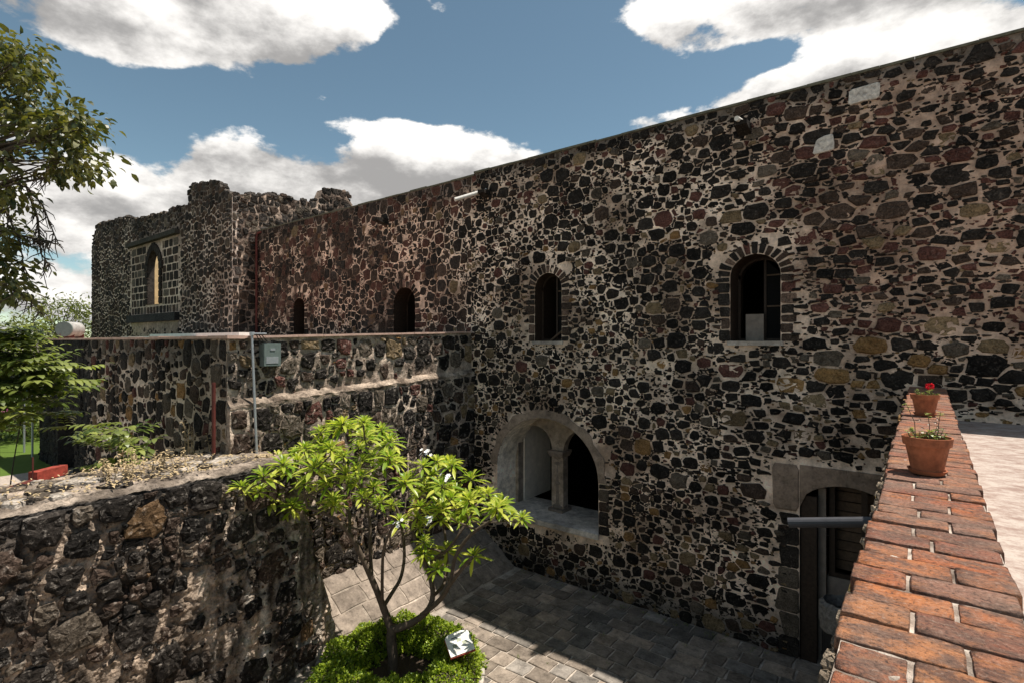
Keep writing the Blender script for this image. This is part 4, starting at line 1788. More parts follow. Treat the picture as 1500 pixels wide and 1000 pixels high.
def brick_mesh(rng):
    """unit brick, top at z=0, 1 x 1 in plan, worn edges"""
    GXS = (-.5, -.475, -.33, -.16, 0, .16, .33, .475, .5)
    GYS = (-.5, -.455, -.2, .02, .2, .455, .5)
    nx, ny = 9, 7
    v, f = [], []
    jx = [rng.uniform(-.02, .02) for _ in range(4)]
    off = rng.uniform(0, 99)
    for j in range(ny):
        for i in range(nx):
            x, y = GXS[i], GYS[j]
            edge = min(.5 - abs(x), (.5 - abs(y)) * .6)
            z = .004 * mnoise.noise((x * 4 + off, y * 3, off)) + .003 * mnoise.noise((x * 13 + off, y * 9, off))
            if edge < .02:
                z -= .004 + .004 * mnoise.noise((x * 9 + off, y * 9, 2))
            if abs(abs(x) - .5) < 1e-4 and abs(abs(y) - .5) < 1e-4:
                z -= .008
            x2 = x * (1 + .012 * mnoise.noise((y * 7 + off, 1, 3))) + (.012 * mnoise.noise((off, y * 5, 3)))
            y2 = y * (1 + .05 * mnoise.noise((x * 5 + off, 5, 3))) + .03 * mnoise.noise((x * 3, off, 1))
            if abs(abs(x) - .5) < 1e-4 and abs(abs(y) - .5) < 1e-4 and rng.random() < .55:
                q = rng.uniform(.02, .09)
                x2 *= 1 - q
                y2 *= 1 - q * 1.6
            v.append((x2, y2, z))
    for j in range(ny - 1):
        for i in range(nx - 1):
            f.append((j * nx + i, j * nx + i + 1, (j + 1) * nx + i + 1, (j + 1) * nx + i))
    rim = [i for i in range(nx)] + [j * nx + nx - 1 for j in range(1, ny)] + [(ny - 1) * nx + i for i in range(nx - 2, -1, -1)] + [j * nx for j in range(ny - 2, 0, -1)]
    o = len(v)
    for k in rim:
        x, y, z = v[k]
        v.append((x * 1.01, y * 1.01, -.062))
    m = len(rim)
    for k in range(m):
        f.append((rim[k], o + k, o + (k + 1) % m, rim[(k + 1) % m]))
    mb = MB()
    mb.add(v, f)
    return mb.mesh('brick', M['brick'], smooth=True)


rng = random.Random(101)
bms = [brick_mesh(rng) for _ in range(14)]
y = -.6
row = 0
while y < FY - .12:
    d = rng.uniform(.165, .20)
    a, b = pxl(y)
    Wd = b - a
    big = rng.uniform(.60, .68)
    split = a + Wd * (big if row % 2 == 0 else 1 - big)
    if rng.random() < .12:
        spans = [(a, b)]
        spans = [(a, a + Wd * .5), (a + Wd * .5, b)]
    else:
        spans = [(a, split), (split, b)]
    for (x0, x1) in spans:
        g_ = .007
        lft = x0 + (rng.uniform(-.02, .012) if x0 == a else g_)
        rgt_ = x1 + (rng.uniform(-.012, .015) if x1 == b else -g_)
        o = bpy.data.objects.new('brick', rng.choice(bms))
        COL.objects.link(o)
        o.parent = par
        o.matrix_parent_inverse = Matrix.Translation(-Vector(par.location))
        sx = -1 if rng.random() < .5 else 1
        o.location = ((lft + rgt_) / 2, y + d / 2, PZ + rng.uniform(-.006, .006))
        o.scale = (rgt_ - lft, d - rng.uniform(.003, .010), 1)
        o.rotation_euler = (rng.uniform(-.012, .012), rng.uniform(-.01, .01), rng.uniform(-.02, .02))
    y += d
    row += 1
# mortar bed between the bricks
bed = MB()
v, f, c = [], [], []
yy = [-.6 + i * .03 for i in range(int((FY - .55 + .6) / .03))]
for y in yy:
    a, b = pxl(y)
    for k in range(9):
        x = a + .006 + (b - a - .012) * k / 8
        v.append((x, y, PZ - .0095 + .0035 * fbm(x * 16, y * 16, 0, 3)))
        c.append(lerp3((.16, .12, .095), (.52, .44, .37), .45 + 1.3 * fbm(x * 8, y * 8, 1, 3)))
for i in range(len(yy) - 1):
    for k in range(8):
        f.append((i * 9 + k, i * 9 + k + 1, (i + 1) * 9 + k + 1, (i + 1) * 9 + k))
bed.add(v, f, c)
bed.build('mortar_joints', M['mortar'], par)
# rough stones poking out below the bricks on the court side
y = .9
while y < 6:
    r = rng.uniform(.012, .032)
    a, b = pxl(y)
    mb = MB()
    cc = Vector((a - rng.uniform(.0, .025), y, PZ - .06 - rng.uniform(0, .05)))
    vs = []
    for i in range(5):
        for j in range(7):
            th, ph = math.pi * i / 4, 2 * math.pi * j / 7
            q = r * rng.uniform(.75, 1.25)
            vs.append(cc + Vector((q * math.sin(th) * math.cos(ph), 1.3 * q * math.sin(th) * math.sin(ph), q * math.cos(th))))
    mb.add(vs, [(i * 7 + j, i * 7 + (j + 1) % 7, (i + 1) * 7 + (j + 1) % 7, (i + 1) * 7 + j) for i in range(4) for j in range(7)],
           pick(rng, [((.24, .19, .14), 50), (GREY, 30), ((.40, .26, .10), 10), (DARK, 16)]))
    mb.build('edge_stone', M['stone'], par)
    y += r * rng.uniform(1.6, 2.6)
# mortar fillet along the terrace side
fl = MB()
v, f, c = [], [], []
ys = [i * .12 - 2 for i in range(int((FY + 1.9) / .12))]
for y in ys:
    a, b = pxl(y)
    w = .17 + .03 * fbm(y * 1.2, 0, 0, 3)
    for k, (dx, z) in enumerate(((-.02, PZ - .06), (.012, TERR + .30), (.03, TERR + .12), (.08, TERR + .05), (w, TERR + .006), (w + .03, TERR - .02))):
        v.append((b + dx + .008 * fbm(y * 5, k, 1, 3), y, z + .008 * fbm(y * 6, k * 2, 5, 3)))
        c.append(lerp3((.36, .29, .25), (.56, .48, .42), .5 + fbm(y * 2, k, 3, 3)))
for i in range(len(ys) - 1):
    for k in range(5):
        f.append((i * 6 + k, i * 6 + k + 1, (i + 1) * 6 + k + 1, (i + 1) * 6 + k))
fl.add(v, f, c)
fl.build('mortar_fillet', M['mortar'], par)

# ================================================================== POTS
def pot(px, py, label, seed, flower=False, tall=False, h=.25):
    r = random.Random(seed)
    b = on_z(px, py, PZ + .008)
    t = thing('flower_pot', label, 'flower pot', b)
    q = h / .25
    pb = MB()
    pb.lathe([(.0, .0), (.092 * q, .0), (.095 * q, .012), (.128 * q, .19 * q), (.142 * q, .19 * q), (.150 * q, .25 * q), (.138 * q, .25 * q), (.128 * q, .21 * q), (.0, .205 * q)], (b.x, b.y, b.z + .012), 28)
    pb.build('pot', M['terracotta'], t, smooth=False)
    sb = MB()
    sb.lathe([(.0, 0), (.10 * q, 0), (.118 * q, .030), (.108 * q, .030), (.097 * q, .010), (0, .009)], (b.x, b.y, b.z), 28)
    sb.build('saucer', M['terracotta'], t)
    so = MB()
    so.lathe([(.0, .214 * q), (.127 * q, .214 * q), (.12 * q, .218 * q), (0, .225 * q)], (b.x, b.y, b.z + .012), 18)
    so.build('soil', M['soil'], t)
    lv, st = MB(), MB()
    top = b + Vector((0, 0, .235 * q))
    nst = 16
    for k in range(nst):
        a = r.uniform(0, 6.28)
        rr = r.uniform(.02, .11) * q
        base = top + Vector((rr * math.cos(a), rr * math.sin(a), -.01))
        H = r.uniform(.04, .11)
        tip = base + Vector((math.cos(a) * .03 + r.uniform(-.03, .03), math.sin(a) * .03 + r.uniform(-.03, .03), H))
        st.tube([base, (base + tip) / 2 + Vector((r.uniform(-.01, .01), r.uniform(-.01, .01), 0)), tip], [.003, .0025, .0015], 5)
        for m in range(10):
            u = r.uniform(.2, 1)
            p = base.lerp(tip, u)
            an_ = r.uniform(0, 6.28)
            leaf_quad(lv, p, (math.cos(an_), math.sin(an_), r.uniform(-.1, .7)), Vector((0, 0, 1)), r.uniform(.02, .04), r.uniform(.014, .024), r.random(), .2)
    if tall:
        for (dx, hh) in ((-.10, .26), (.02, .19), (.09, .20)):
            base = top + Vector((dx * .8 * RGT.x, dx * .8 * RGT.y, 0))
            pts = [base, base + RGT * (dx * .1) + Vector((0, 0, hh * .5)), base + RGT * (dx * .5 - .02) + Vector((0, 0, hh))]
            st.tube(pts, [.003, .0025, .002], 5)
            for m in range(7):
                an_ = r.uniform(0, 6.28)
                p = pts[-1] - Vector((0, 0, r.uniform(0, .05)))
                leaf_quad(lv, p, (math.cos(an_), math.sin(an_), .2), Vector((0, 0, 1)), .032, .02, .9, .2)
    st.build('stems', M['bark'], t, stuff=True)
    lv.build('leaves', M['leaf_ash'], t, stuff=True)
    if flower:
        fm = MB()
        c0 = top + RGT * .14 + Vector((0, 0, .12)) + FWD * .1
        fs = MB()
        fs.tube([top + RGT * .05, c0], [.003, .002], 5)
        fs.build('flower_stem', M['leaf_ash'], t)
        for k in range(46):
            d = Vector((r.gauss(0, 1), r.gauss(0, 1), r.gauss(0, 1))).normalized()
            leaf_quad(fm, c0 + d * .018, d, Vector((r.gauss(0, 1), r.gauss(0, 1), r.gauss(0, 1))), .034, .03, 1, .2)
        fm.build('red_bloom', M['redpetal'], t)


pot(1358, 692, 'terracotta pot on brick parapet holding a straggly green plant without any red bloom', 3, tall=True)
pot(1355, 608, 'terracotta pot with a bright red bloom farther along the brick parapet', 9, flower=True, h=.26)

# ================================================================== PIPES, METER, DRUM, SIGN
pp = MB()
pp.tube([(.1, 7.1, -1.90), (-1.22, 7.0, -2.16)], .058, 14)
tag(pp.build('drain_pipe', M['pvc']), 'grey plastic drain pipe jutting out from the terrace edge over court', 'pipe')

base = on_x(376, 641, WX + .26)
base.z = GZ
gp = thing('galvanised_pole', 'thin galvanised conduit pole standing on wall top beside the meter box', 'pole', base)
topp = at_depth(369, 490, base.dot(FWD))
MB().tube([base, topp], .030, 10).build('conduit', M['steel'], gp)
MB().tube([topp + Vector((0, 0, -.02)), topp + Vector((0, 0, .06))], .055, 10).build('cap', M['steel'], gp)
MB().tube([topp + Vector((0, 0, .02)), topp + Vector((0, 0, .02)) + RGT * .30 + FWD * .1], .018, 8).build('arm', M['steel'], gp)

mp = on_x(395, 519, WX + .12)
mbx = thing('meter_box', 'grey-green electricity meter box high on the wing wall', 'meter box', mp)
W2, H2 = .22, .28
bx = MB()
bx.add([(WX + d, mp.y + sy * W2, mp.z + sz * H2) for d in (.02, .24) for sy, sz in ((-1, -1), (1, -1), (1, 1), (-1, 1))],
       [(0, 3, 2, 1), (4, 5, 6, 7), (0, 1, 5, 4), (1, 2, 6, 5), (2, 3, 7, 6), (3, 0, 4, 7)])
bx.build('case', M['meter'], mbx)
lid = MB()
lid.box(WX + .241, WX + .262, mp.y - W2 + .015, mp.y + W2 - .015, mp.z - H2 + .015, mp.z + H2 - .015)
ld = lid.build('lid', M['meter'], mbx)
MB().box(WX + .263, WX + .275, mp.y - .06, mp.y + .06, mp.z + .10, mp.z + .15).build('latch', M['steel'], ld)
MB().box(WX + .263, WX + .272, mp.y - W2 + .06, mp.y + W2 - .08, mp.z - .21, mp.z - .05).build('viewing_window', M['steel'], ld)
for k in range(3):
    e = topp + RGT * (.1 + .06 * k)
    m1 = Vector((WX + .15, mp.y - .1 + .08 * k, mp.z + H2))
    MB().tube([e, e.lerp(m1, .5) - Vector((0, 0, .12 - .03 * k)), m1], .012, 5).build('cable', M['drum'], mbx)

rb = on_y(315, 655, CORNER_Y - .25)
rt = on_y(313, 560, CORNER_Y - .25)
tag(MB().tube([(rt.x, rt.y, GARDEN), (rt.x, rt.y, rt.z)], .042, 10).build('rusty_pipe', M['rust']), 'rusty red upright pipe near the corner of the flat-roofed wing', 'pipe')

# red painted beam on the wall
a0, a1 = on_z(48, 702, GZ + .06), on_z(93, 690, GZ + .06)
bm_ = thing('red_painted_beam', 'short red painted steel beam lying on the back of the wall top', 'beam', a0)
u = (a1 - a0).normalized()
nrm = Vector((-u.y, u.x, 0))
q = MB()
v = []
for e in (a0, a1):
    for (w, z) in ((-.09, -.05), (.09, -.05), (.09, .14), (-.09, .14)):
        v.append(e + nrm * w + Vector((0, 0, z)))
q.add(v, [(0, 1, 2, 3), (4, 7, 6, 5), (0, 4, 5, 1), (1, 5, 6, 2), (2, 6, 7, 3), (3, 7, 4, 0)])
q.build('web', M['redpaint'], bm_)
MB().tube([a0 + Vector((0, 0, -.03)), a0 - u * .9 + Vector((0, 0, -.03)) + nrm * -.1], [.05, .02], 6).build('tail', M['rust'], bm_)
MB().tube([a0 + Vector((0, 0, .0)), a0 + Vector((0, 0, .42))], .014, 6).build('rod', M['rust'], bm_)

# drum by the doorway
dc = Vector((-1.30, FY - .72, FLOOR))
dr = thing('black_drum', 'tall black drum with pale crumpled liner beside the doorway', 'drum', dc)
MB().lathe([(.36, 0), (.37, .03), (.36, .06), (.36, .7), (.375, .72), (.36, .74), (.36, 1.45), (.38, 1.48), (.36, 1.5), (.30, 1.5), (.30, 1.3), (0, 1.3)], tuple(dc), 22).build('barrel', M['drum'], dr)
ln = MB()
v = []
for i, (r_, z) in enumerate(((.385, 1.30), (.40, 1.45), (.42, 1.66), (.40, 1.85), (.33, 1.92), (.28, 1.70))):
    for k in range(26):
        a = 6.283 * k / 26
        rr = r_ * (1 + .10 * mnoise.noise((k * .9, i, 3)))
        v.append((dc.x + rr * math.cos(a), dc.y + rr * math.sin(a), dc.z + z + .05 * mnoise.noise((k * .7, i * 2, 8))))
ln.add(v, [(i * 26 + k, i * 26 + (k + 1) % 26, (i + 1) * 26 + (k + 1) % 26, (i + 1) * 26 + k) for i in range(5) for k in range(26)])
ln.build('liner', M['liner'], dr)

# ================================================================== PLUMERIA
TD = 11.8


def PP(px, py, off=0.0):
    return at_depth(px, py, TD + off)


tb = on_z(575, 992, FLOOR)
plum = thing('plumeria_tree', 'spreading plumeria with bright green leaf rosettes rising from the clipped hedge', 'tree', tb)
TD = tb.dot(FWD)
rng = random.Random(211)
limbs = []


def limb(path, r0, r1, name='branch'):
    pts = [PP(*p) for p in path]
    # smooth
    fine = []
    for i in range(len(pts) - 1):
        p0 = pts[max(0, i - 1)]
        p1, p2 = pts[i], pts[i + 1]
        p3 = pts[min(len(pts) - 1, i + 2)]
        for k in range(4):
            t = k / 4
            fine.append(.5 * ((2 * p1) + (p2 - p0) * t + (2 * p0 - 5 * p1 + 4 * p2 - p3) * t * t + (3 * p1 - p0 - 3 * p2 + p3) * t ** 3))
    fine.append(pts[-1])
    n = len(fine)
    rad = [r0 + (r1 - r0) * (i / (n - 1)) for i in range(n)]
    rad = [r * (1 + .06 * mnoise.noise((i * .8, r0 * 50, 1))) for i, r in enumerate(rad)]
    MB().tube(fine, rad, 10).build(name, M['bark'], plum, smooth=True)
    limbs.append((fine, rad))


limb([(575, 998, 0), (576, 965, 0), (573, 935, 0), (575, 915, 0)], .125, .105, 'trunk')
limb([(574, 925, 0), (562, 890, 0), (548, 855, -.1), (530, 815, -.2), (512, 782, -.4), (488, 757, -.6), (450, 742, -.8)], .085, .035)
limb([(545, 850, -.1), (542, 800, .1), (540, 750, .1), (520, 690, .1)], .045, .025)
limb([(560, 890, 0), (574, 868, .3), (588, 842, .6), (592, 800, .8), (580, 740, .9), (545, 690, 1.0)], .05, .026)
limb([(560, 887, 0), (560, 840, -.4), (563, 800, -.7), (580, 760, -1.0)], .038, .024)
limb([(575, 922, 0), (600, 913, 0), (625, 895, .1), (634, 870, .2), (627, 835, .3), (612, 800, .3), (600, 765, .2)], .085, .032)
limb([(618, 900, .1), (645, 877, -.2), (660, 850, -.4), (667, 815, -.4), (690, 782, -.5), (722, 760, -.6)], .06, .028)
limb([(632, 874, .2), (650, 855, .6), (655, 820, .9), (650, 770, 1.1), (640, 720, 1.2)], .045, .026)
limb([(628, 838, .3), (640, 815, .1), (655, 805, -.2), (680, 770, -.2), (700, 735, .1)], .038, .024)
limb([(655, 862, -.3), (680, 828, -.8), (692, 815, -1.0)], .04, .03)
limb([(488, 757, -.6), (470, 735, -.3), (430, 715, 0), (395, 712, .2)], .036, .024)
limb([(512, 782, -.4), (510, 745, .2), (490, 700, .6), (470, 665, .8)], .036, .024)

# rosette tips: an umbrella-shaped crown
tips = []
outline = [(340, 735), (352, 690), (400, 655), (440, 640), (468, 610), (520, 598), (575, 612), (585, 650), (612, 668), (640, 652), (672, 660), (700, 692),
           (740, 720), (772, 745), (740, 750), (680, 742), (640, 745), (640, 800), (610, 805), (590, 750), (560, 735), (520, 722), (490, 728),
           (460, 722), (430, 738), (395, 735), (365, 748)]


def in_poly(x, y, P):
    ins = False
    j = len(P) - 1
    for i in range(len(P)):
        if (P[i][1] > y) != (P[j][1] > y) and x < (P[j][0] - P[i][0]) * (y - P[i][1]) / (P[j][1] - P[i][1]) + P[i][0]:
            ins = not ins
        j = i
    return ins


tries = 0
while len(tips) < 92 and tries < 20000:
    tries += 1
    x, y = rng.uniform(335, 775), rng.uniform(600, 840)
    if not in_poly(x, y, outline):
        continue
    off = rng.uniform(-1.3, 1.3)
    p = PP(x, y + 14, off)
    if all((p - q_).length > .43 for q_ in tips):
        tips.append(p)
edge_tips = [(352, 730), (360, 700), (470, 622), (500, 612), (535, 610), (560, 625), (640, 665), (660, 668), (765, 748), (735, 728), (690, 690), (620, 672), (693, 803), (640, 822), (620, 800), (655, 795), (395, 745), (430, 735)]
for (x, y) in edge_tips:
    tips.append(PP(x, y + 8, rng.uniform(-.7, .5)))

nodes = []
for fine, rad in limbs[1:]:
    for p, r in zip(fine[3:], rad[3:]):
        nodes.append((p, r))
for tpt in sorted(tips, key=lambda p: p.z):
    best, bd = None, 1e9
    for (p, r) in nodes:
        if p.z > tpt.z - .18:
            continue
        d = (p - tpt).length + .3 * max(0, (tpt.z - p.z) - 1.5)
        if d < bd:
            bd, best = d, (p, r)
    if best is None:
        best = nodes[0]
    p0 = best[0]
    mid = p0.lerp(tpt, .5) + Vector((0, 0, -.10 * (tpt - p0).length))
    q1 = tpt + Vector((0, 0, -.16))
    pts = [p0, p0.lerp(mid, .6), mid, mid.lerp(q1, .6), q1, tpt]
    r0 = min(best[1] * .8, .035)
    MB().tube(pts, [r0, r0 * .9, r0 * .85, r0 * .8, .022, .019], 7).build('branch', M['bark'], plum, smooth=True)
    nodes.append((mid, r0 * .85))
    nodes.append((q1, .022))


def rosette_mesh(seed):
    r = random.Random(seed)
    mb = MB()
    n = r.randint(24, 30)
    for k in range(n):
        a = k * 2.399 + r.uniform(-.2, .2)
        t = k / n                       # 0 = top, young; 1 = outer
        el = math.radians(72 - 82 * t + r.uniform(-9, 9))
        L = (.22 + .21 * min(1, t * 1.6)) * r.uniform(.85, 1.12)
        W = L * r.uniform(.19, .24)
        d = Vector((math.cos(a) * math.cos(el), math.sin(a) * math.cos(el), math.sin(el)))
        s = Vector((-math.sin(a), math.cos(a), 0))
        nn = s.cross(d)
        if nn.z < 0:
            nn = -nn
        base = Vector((math.cos(a) * .015, math.sin(a) * .015, -.10 * t))
        droop = r.uniform(.12, .30) + .12 * t
        v = []
        prof_ = [(0, .10), (.15, .20), (.4, .42), (.65, .50), (.85, .34), (1.0, .03)]
        for u, w in prof_:
            m = base + d * (L * u) - Vector((0, 0, 1)) * (droop * L * u * u) + nn * 0
            fold = nn * (W * w * .35)
            v += [m + s * (W * w) + fold, m, m - s * (W * w) + fold]
        f = []
        for q_ in range(len(prof_) - 1):
            f.append((3 * q_, 3 * q_ + 3, 3 * q_ + 4, 3 * q_ + 1))
            f.append((3 * q_ + 1, 3 * q_ + 4, 3 * q_ + 5, 3 * q_ + 2))
        val = max(0, min(1, r.gauss(.42, .34)))
        mb.add(v, f, (val, val, val))
    return mb.mesh('leaf_rosette', M['leaf_plum'], smooth=True)


rms = [rosette_mesh(300 + i) for i in range(9)]
for k, tpt in enumerate(tips):
    o = bpy.data.objects.new('leaf_rosette', rms[k % 9])
    COL.objects.link(o)
    o.parent = plum
    o.matrix_parent_inverse = Matrix.Translation(-Vector(plum.location))
    o.location = tpt
    sc = rng.uniform(.68, 1.02)
    o.scale = (sc, sc, sc)
    o.rotation_euler = (rng.uniform(-.22, .22), rng.uniform(-.22, .22), rng.uniform(0, 6.28))
# white flower clusters
for (px, py) in ((585, 768), (630, 762), (622, 664), (655, 700)):
    c0 = PP(px, py, -1.45)
    fm = MB()
    for k in range(7):
        cc = c0 + Vector((rng.uniform(-.10, .10), rng.uniform(-.10, .10), rng.uniform(-.05, .09)))
        ax_ = Vector((rng.uniform(-.6, .6), rng.uniform(-1, -.1), .7)).normalized()
        u_ = ax_.orthogonal().normalized()
        w_ = ax_.cross(u_)
        for j in range(5):
            a = 6.283 * j / 5
            d = u_ * math.cos(a) + w_ * math.sin(a) + ax_ * .25
            leaf_quad(fm, cc, d, ax_, .042, .03, 1, .1)
    fm.build('white_blossom', M['whitepetal'], plum)

# ================================================================== HEDGE round the tree
hc = Vector((tb.x + .15, tb.y + .1, FLOOR))
hedge = thing('clipped_hedge', 'low clipped bright green hedge ring around the plumeria trunk', 'hedge', hc)
RX, RR, HH = 1.30, .62, .62
lv = MB()
rng = random.Random(77)
MB().lathe([(1.72, 0), (1.72, .08), (1.6, .10), (0, .09)], (hc.x, hc.y, FLOOR - .01), 36).build('soil_bed', M['soil'], hedge)
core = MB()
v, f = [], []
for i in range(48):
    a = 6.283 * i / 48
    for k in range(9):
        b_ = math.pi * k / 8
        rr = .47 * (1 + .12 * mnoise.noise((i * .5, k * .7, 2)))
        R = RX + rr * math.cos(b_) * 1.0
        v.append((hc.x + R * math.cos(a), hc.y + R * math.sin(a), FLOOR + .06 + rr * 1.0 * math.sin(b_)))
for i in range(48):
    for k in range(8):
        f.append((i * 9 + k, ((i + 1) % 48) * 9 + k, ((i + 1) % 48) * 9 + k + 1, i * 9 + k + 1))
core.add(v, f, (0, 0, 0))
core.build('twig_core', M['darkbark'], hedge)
for k in range(26000):
    a = rng.uniform(0, 6.283)
    b_ = rng.uniform(-.05, math.pi + .05)
    cl = 1 + .36 * fbm(math.cos(a) * 3.2, math.sin(a) * 3.2, b_ * 1.4, 3)
    rr = .55 * cl * (1 - abs(rng.gauss(0, .10)))
    R = RX + rr * math.cos(b_)
    p = Vector((hc.x + R * math.cos(a), hc.y + R * math.sin(a), FLOOR + .05 + rr * 1.08 * math.sin(b_)))
    out = Vector((math.cos(a) * math.cos(b_), math.sin(a) * math.cos(b_), math.sin(b_)))
    d = (out * .8 + Vector((rng.gauss(0, .6), rng.gauss(0, .6), rng.gauss(.25, .5)))).normalized()
    leaf_quad(lv, p, d, Vector((rng.gauss(0, 1), rng.gauss(0, 1), 1)), rng.uniform(.045, .085), rng.uniform(.028, .045), max(0, min(1, rng.gauss(.5, .28))), .2)
lv.build('foliage', M['leaf_box'], hedge, stuff=True)
cu = MB()
for i in range(40):
    a0_, a1_ = 6.283 * i / 40 + .01, 6.283 * (i + 1) / 40 - .01
    v = []
    for a in (a0_, a1_):
        for (r_, z) in ((1.74, -.02), (1.74, .10), (1.88, .10), (1.89, -.02)):
            v.append((hc.x + r_ * math.cos(a), hc.y + r_ * math.sin(a), FLOOR + z))
    MB().add(v, [(0, 1, 2, 3), (4, 7, 6, 5), (1, 5, 6, 2), (2, 6, 7, 3), (0, 4, 5, 1)], (.40, .36, .31)).build('kerb_stone', M['paving'], hedge)

# ---- information plaque
ctr = at_depth(673, 941, on_z(684, 975, FLOOR).dot(FWD) - .75)
sp = Vector((ctr.x, ctr.y, FLOOR)) + FWD * .1
pl = thing('information_plaque', 'small white information plaque tilted on a post at the hedge edge', 'sign', sp)
tocam = (-ctr).normalized()
nrmv = (tocam * .55 + Vector((0, 0, 1)) * .75).normalized()
uu = (RGT * .90 + Vector((0, 0, 1)) * .38 + FWD * .25)
uu = (uu - nrmv * uu.dot(nrmv)).normalized()
vv = nrmv.cross(uu)
if vv.z < 0:
    vv = -vv
W_, H_ = .27, .25


def plate(mb, pts, d0, d1):
    n = len(pts)
    v = [ctr + uu * a + vv * b_ + nrmv * d for d in (d0, d1) for a, b_ in pts]
    f = [tuple(range(n, 2 * n)), tuple(reversed(range(n)))] + [(i, (i + 1) % n, n + (i + 1) % n, n + i) for i in range(n)]
    mb.add(v, f)


shape = [(-W_, -H_), (W_, -H_), (W_, H_ * .75)] + [(W_ * math.cos(math.pi * k / 8), H_ * .75 + .09 * math.sin(math.pi * k / 8)) for k in range(1, 8)] + [(-W_, H_ * .75)]
m_ = MB()
plate(m_, shape, -.01, .01)
face = m_.build('panel', M['signwhite'], pl)
m_ = MB()
plate(m_, [(a * 1.04, b_ * 1.04 - .008) for a, b_ in shape], -.05, -.011)
m_.build('backing', M['redpaint'], pl)
m_ = MB()
plate(m_, [(-.14, .135), (.08, .135), (.08, .158), (-.14, .158)], .0105, .013)
m_.build('heading_line', M['ink'], face)
for (a, b_) in ((-.16, -.08), (-.04, .03), (.06, -.06)):
    m_ = MB()
    plate(m_, [(a, b_), (a + .10, b_), (a + .10, b_ + .08), (a, b_ + .08)], .0105, .013)
    m_.build('printed_picture', M['photo'], face)
for k in range(4):
    m_ = MB()
    plate(m_, [(-.17, -.125 - k * .02), (-.02 + .03 * (k % 2), -.125 - k * .02), (-.02 + .03 * (k % 2), -.118 - k * .02), (-.17, -.118 - k * .02)], .0105, .012)
    m_.build('text_line', M['ink'], face)
MB().tube([(sp.x, sp.y, FLOOR), tuple(ctr - nrmv * .05)], .03, 8).build('post', M['rust'], pl)

# ================================================================== LEFT GARDEN: trees, bushes, far things
def make_tree(name, label, base, H, crown_c, crown_r, n_cl, per, leaf, mat, seed, cat='tree', barkm='darkbark', trunk_r=.2, col=(.45, .3), cl_r=.45, droop=.0, shell=.55):
    r = random.Random(seed)
    t = thing(name, label, cat, base)
    base = Vector(base)
    cc = Vector(crown_c)
    tk = MB()
    mid = base.lerp(cc, .5) + Vector((r.uniform(-.2, .2), r.uniform(-.2, .2), 0))
    tk.tube([base, base.lerp(mid, .5) + Vector((.06, -.05, 0)), mid, cc], [trunk_r, trunk_r * .85, trunk_r * .7, trunk_r * .35], 9)
    tk.build('trunk', M[barkm], t, smooth=True)
    lv = MB()
    br = MB()
    for k in range(n_cl):
        d = Vector((r.gauss(0, 1), r.gauss(0, 1), r.gauss(0, 1))).normalized()
        q = r.uniform(shell, 1) ** .7
        p = cc + Vector((d.x * crown_r[0], d.y * crown_r[1], d.z * crown_r[2])) * q
        st = mid.lerp(cc, r.uniform(.2, 1))
        br.tube([st, st.lerp(p, .5) + Vector((0, 0, .12 * (p - st).length * r.uniform(-.3, 1))), p], [trunk_r * .25, trunk_r * .14, .01], 5)
        R = cl_r * r.uniform(.7, 1.3)
        for m in range(per):
            e = Vector((r.gauss(0, .45), r.gauss(0, .45), r.gauss(0, .35))) * R
            lp = p + e
            ld_ = (e.normalized() * .6 + Vector((r.gauss(0, .6), r.gauss(0, .6), r.gauss(-droop, .5)))).normalized() if e.length > 1e-5 else Vector((1, 0, 0))
            s = leaf * r.uniform(.7, 1.25)
            leaf_quad(lv, lp, ld_, Vector((r.gauss(0, .6), r.gauss(0, .6), 1)), s, s * .33, max(0, min(1, r.gauss(*col))), .25)
    br.build('branches', M[barkm], t)
    lv.build('crown', M[mat], t, stuff=True)
    return t


# overhanging tree, its trunk outside the frame
tree = thing('overhanging_ash_tree', 'dark leafy tree reaching in over the garden with bare drooping twigs', 'tree', (-14.3, .6, GARDEN))
r = random.Random(900)
tk = MB()
tk.tube([(-14.3, .6, GARDEN), (-14.25, .7, -2), (-14.0, .9, 1.2), (-13.7, 1.0, 3.6), (-13.4, 1.2, 5.4)], [.30, .26, .21, .15, .07], 10)
tk.build('trunk', M['darkbark'], tree, smooth=True)
lv, br = MB(), MB()
clusters = []
for (x0, y0, rx, ry, n_) in ((20, 110, 50, 50, 26), (55, 180, 62, 30, 28), (100, 190, 36, 22, 16), (115, 240, 42, 14, 22), (5, 290, 28, 22, 10), (-40, 150, 60, 100, 30), (-5, 215, 30, 20, 8),
                             (-60, 330, 60, 60, 24), (20, 90, 30, 30, 14), (5, 345, 32, 10, 10), (15, 385, 30, 9, 9), (5, 425, 30, 14, 10)):
    for k in range(n_):
        a, q = r.uniform(0, 6.283), math.sqrt(r.random())
        clusters.append((x0 + rx * q * math.cos(a), y0 + ry * q * math.sin(a), r.uniform(8.3, 10.8), y0 > 330))
for (x, y, dep, low) in clusters:
    p = at_depth(x, y, dep)
    st = Vector((-13.9 + .15 * r.random(), .95, max(-.6, min(4.8, p.z + r.uniform(-1.3, -.1)))))
    if r.random() < .6:
        br.tube([st, st.lerp(p, .55) + Vector((0, 0, .15)), p], [.035, .018, .006], 5)
    for m in range(24):
        e = Vector((r.gauss(0, .17), r.gauss(0, .17), r.gauss(0, .11)))
        ld_ = (e.normalized() + Vector((0, 0, -.45)) + Vector((r.gauss(0, .4), r.gauss(0, .4), r.gauss(0, .3)))).normalized()
        s = r.uniform(.10, .19)
        val = r.gauss(.35, .25) + (.3 if r.random() < .08 else 0)
        leaf_quad(lv, p + e, ld_, Vector((r.gauss(0, .6), r.gauss(0, .6), 1)), s, s * .46, max(0, min(1, val)), .25)
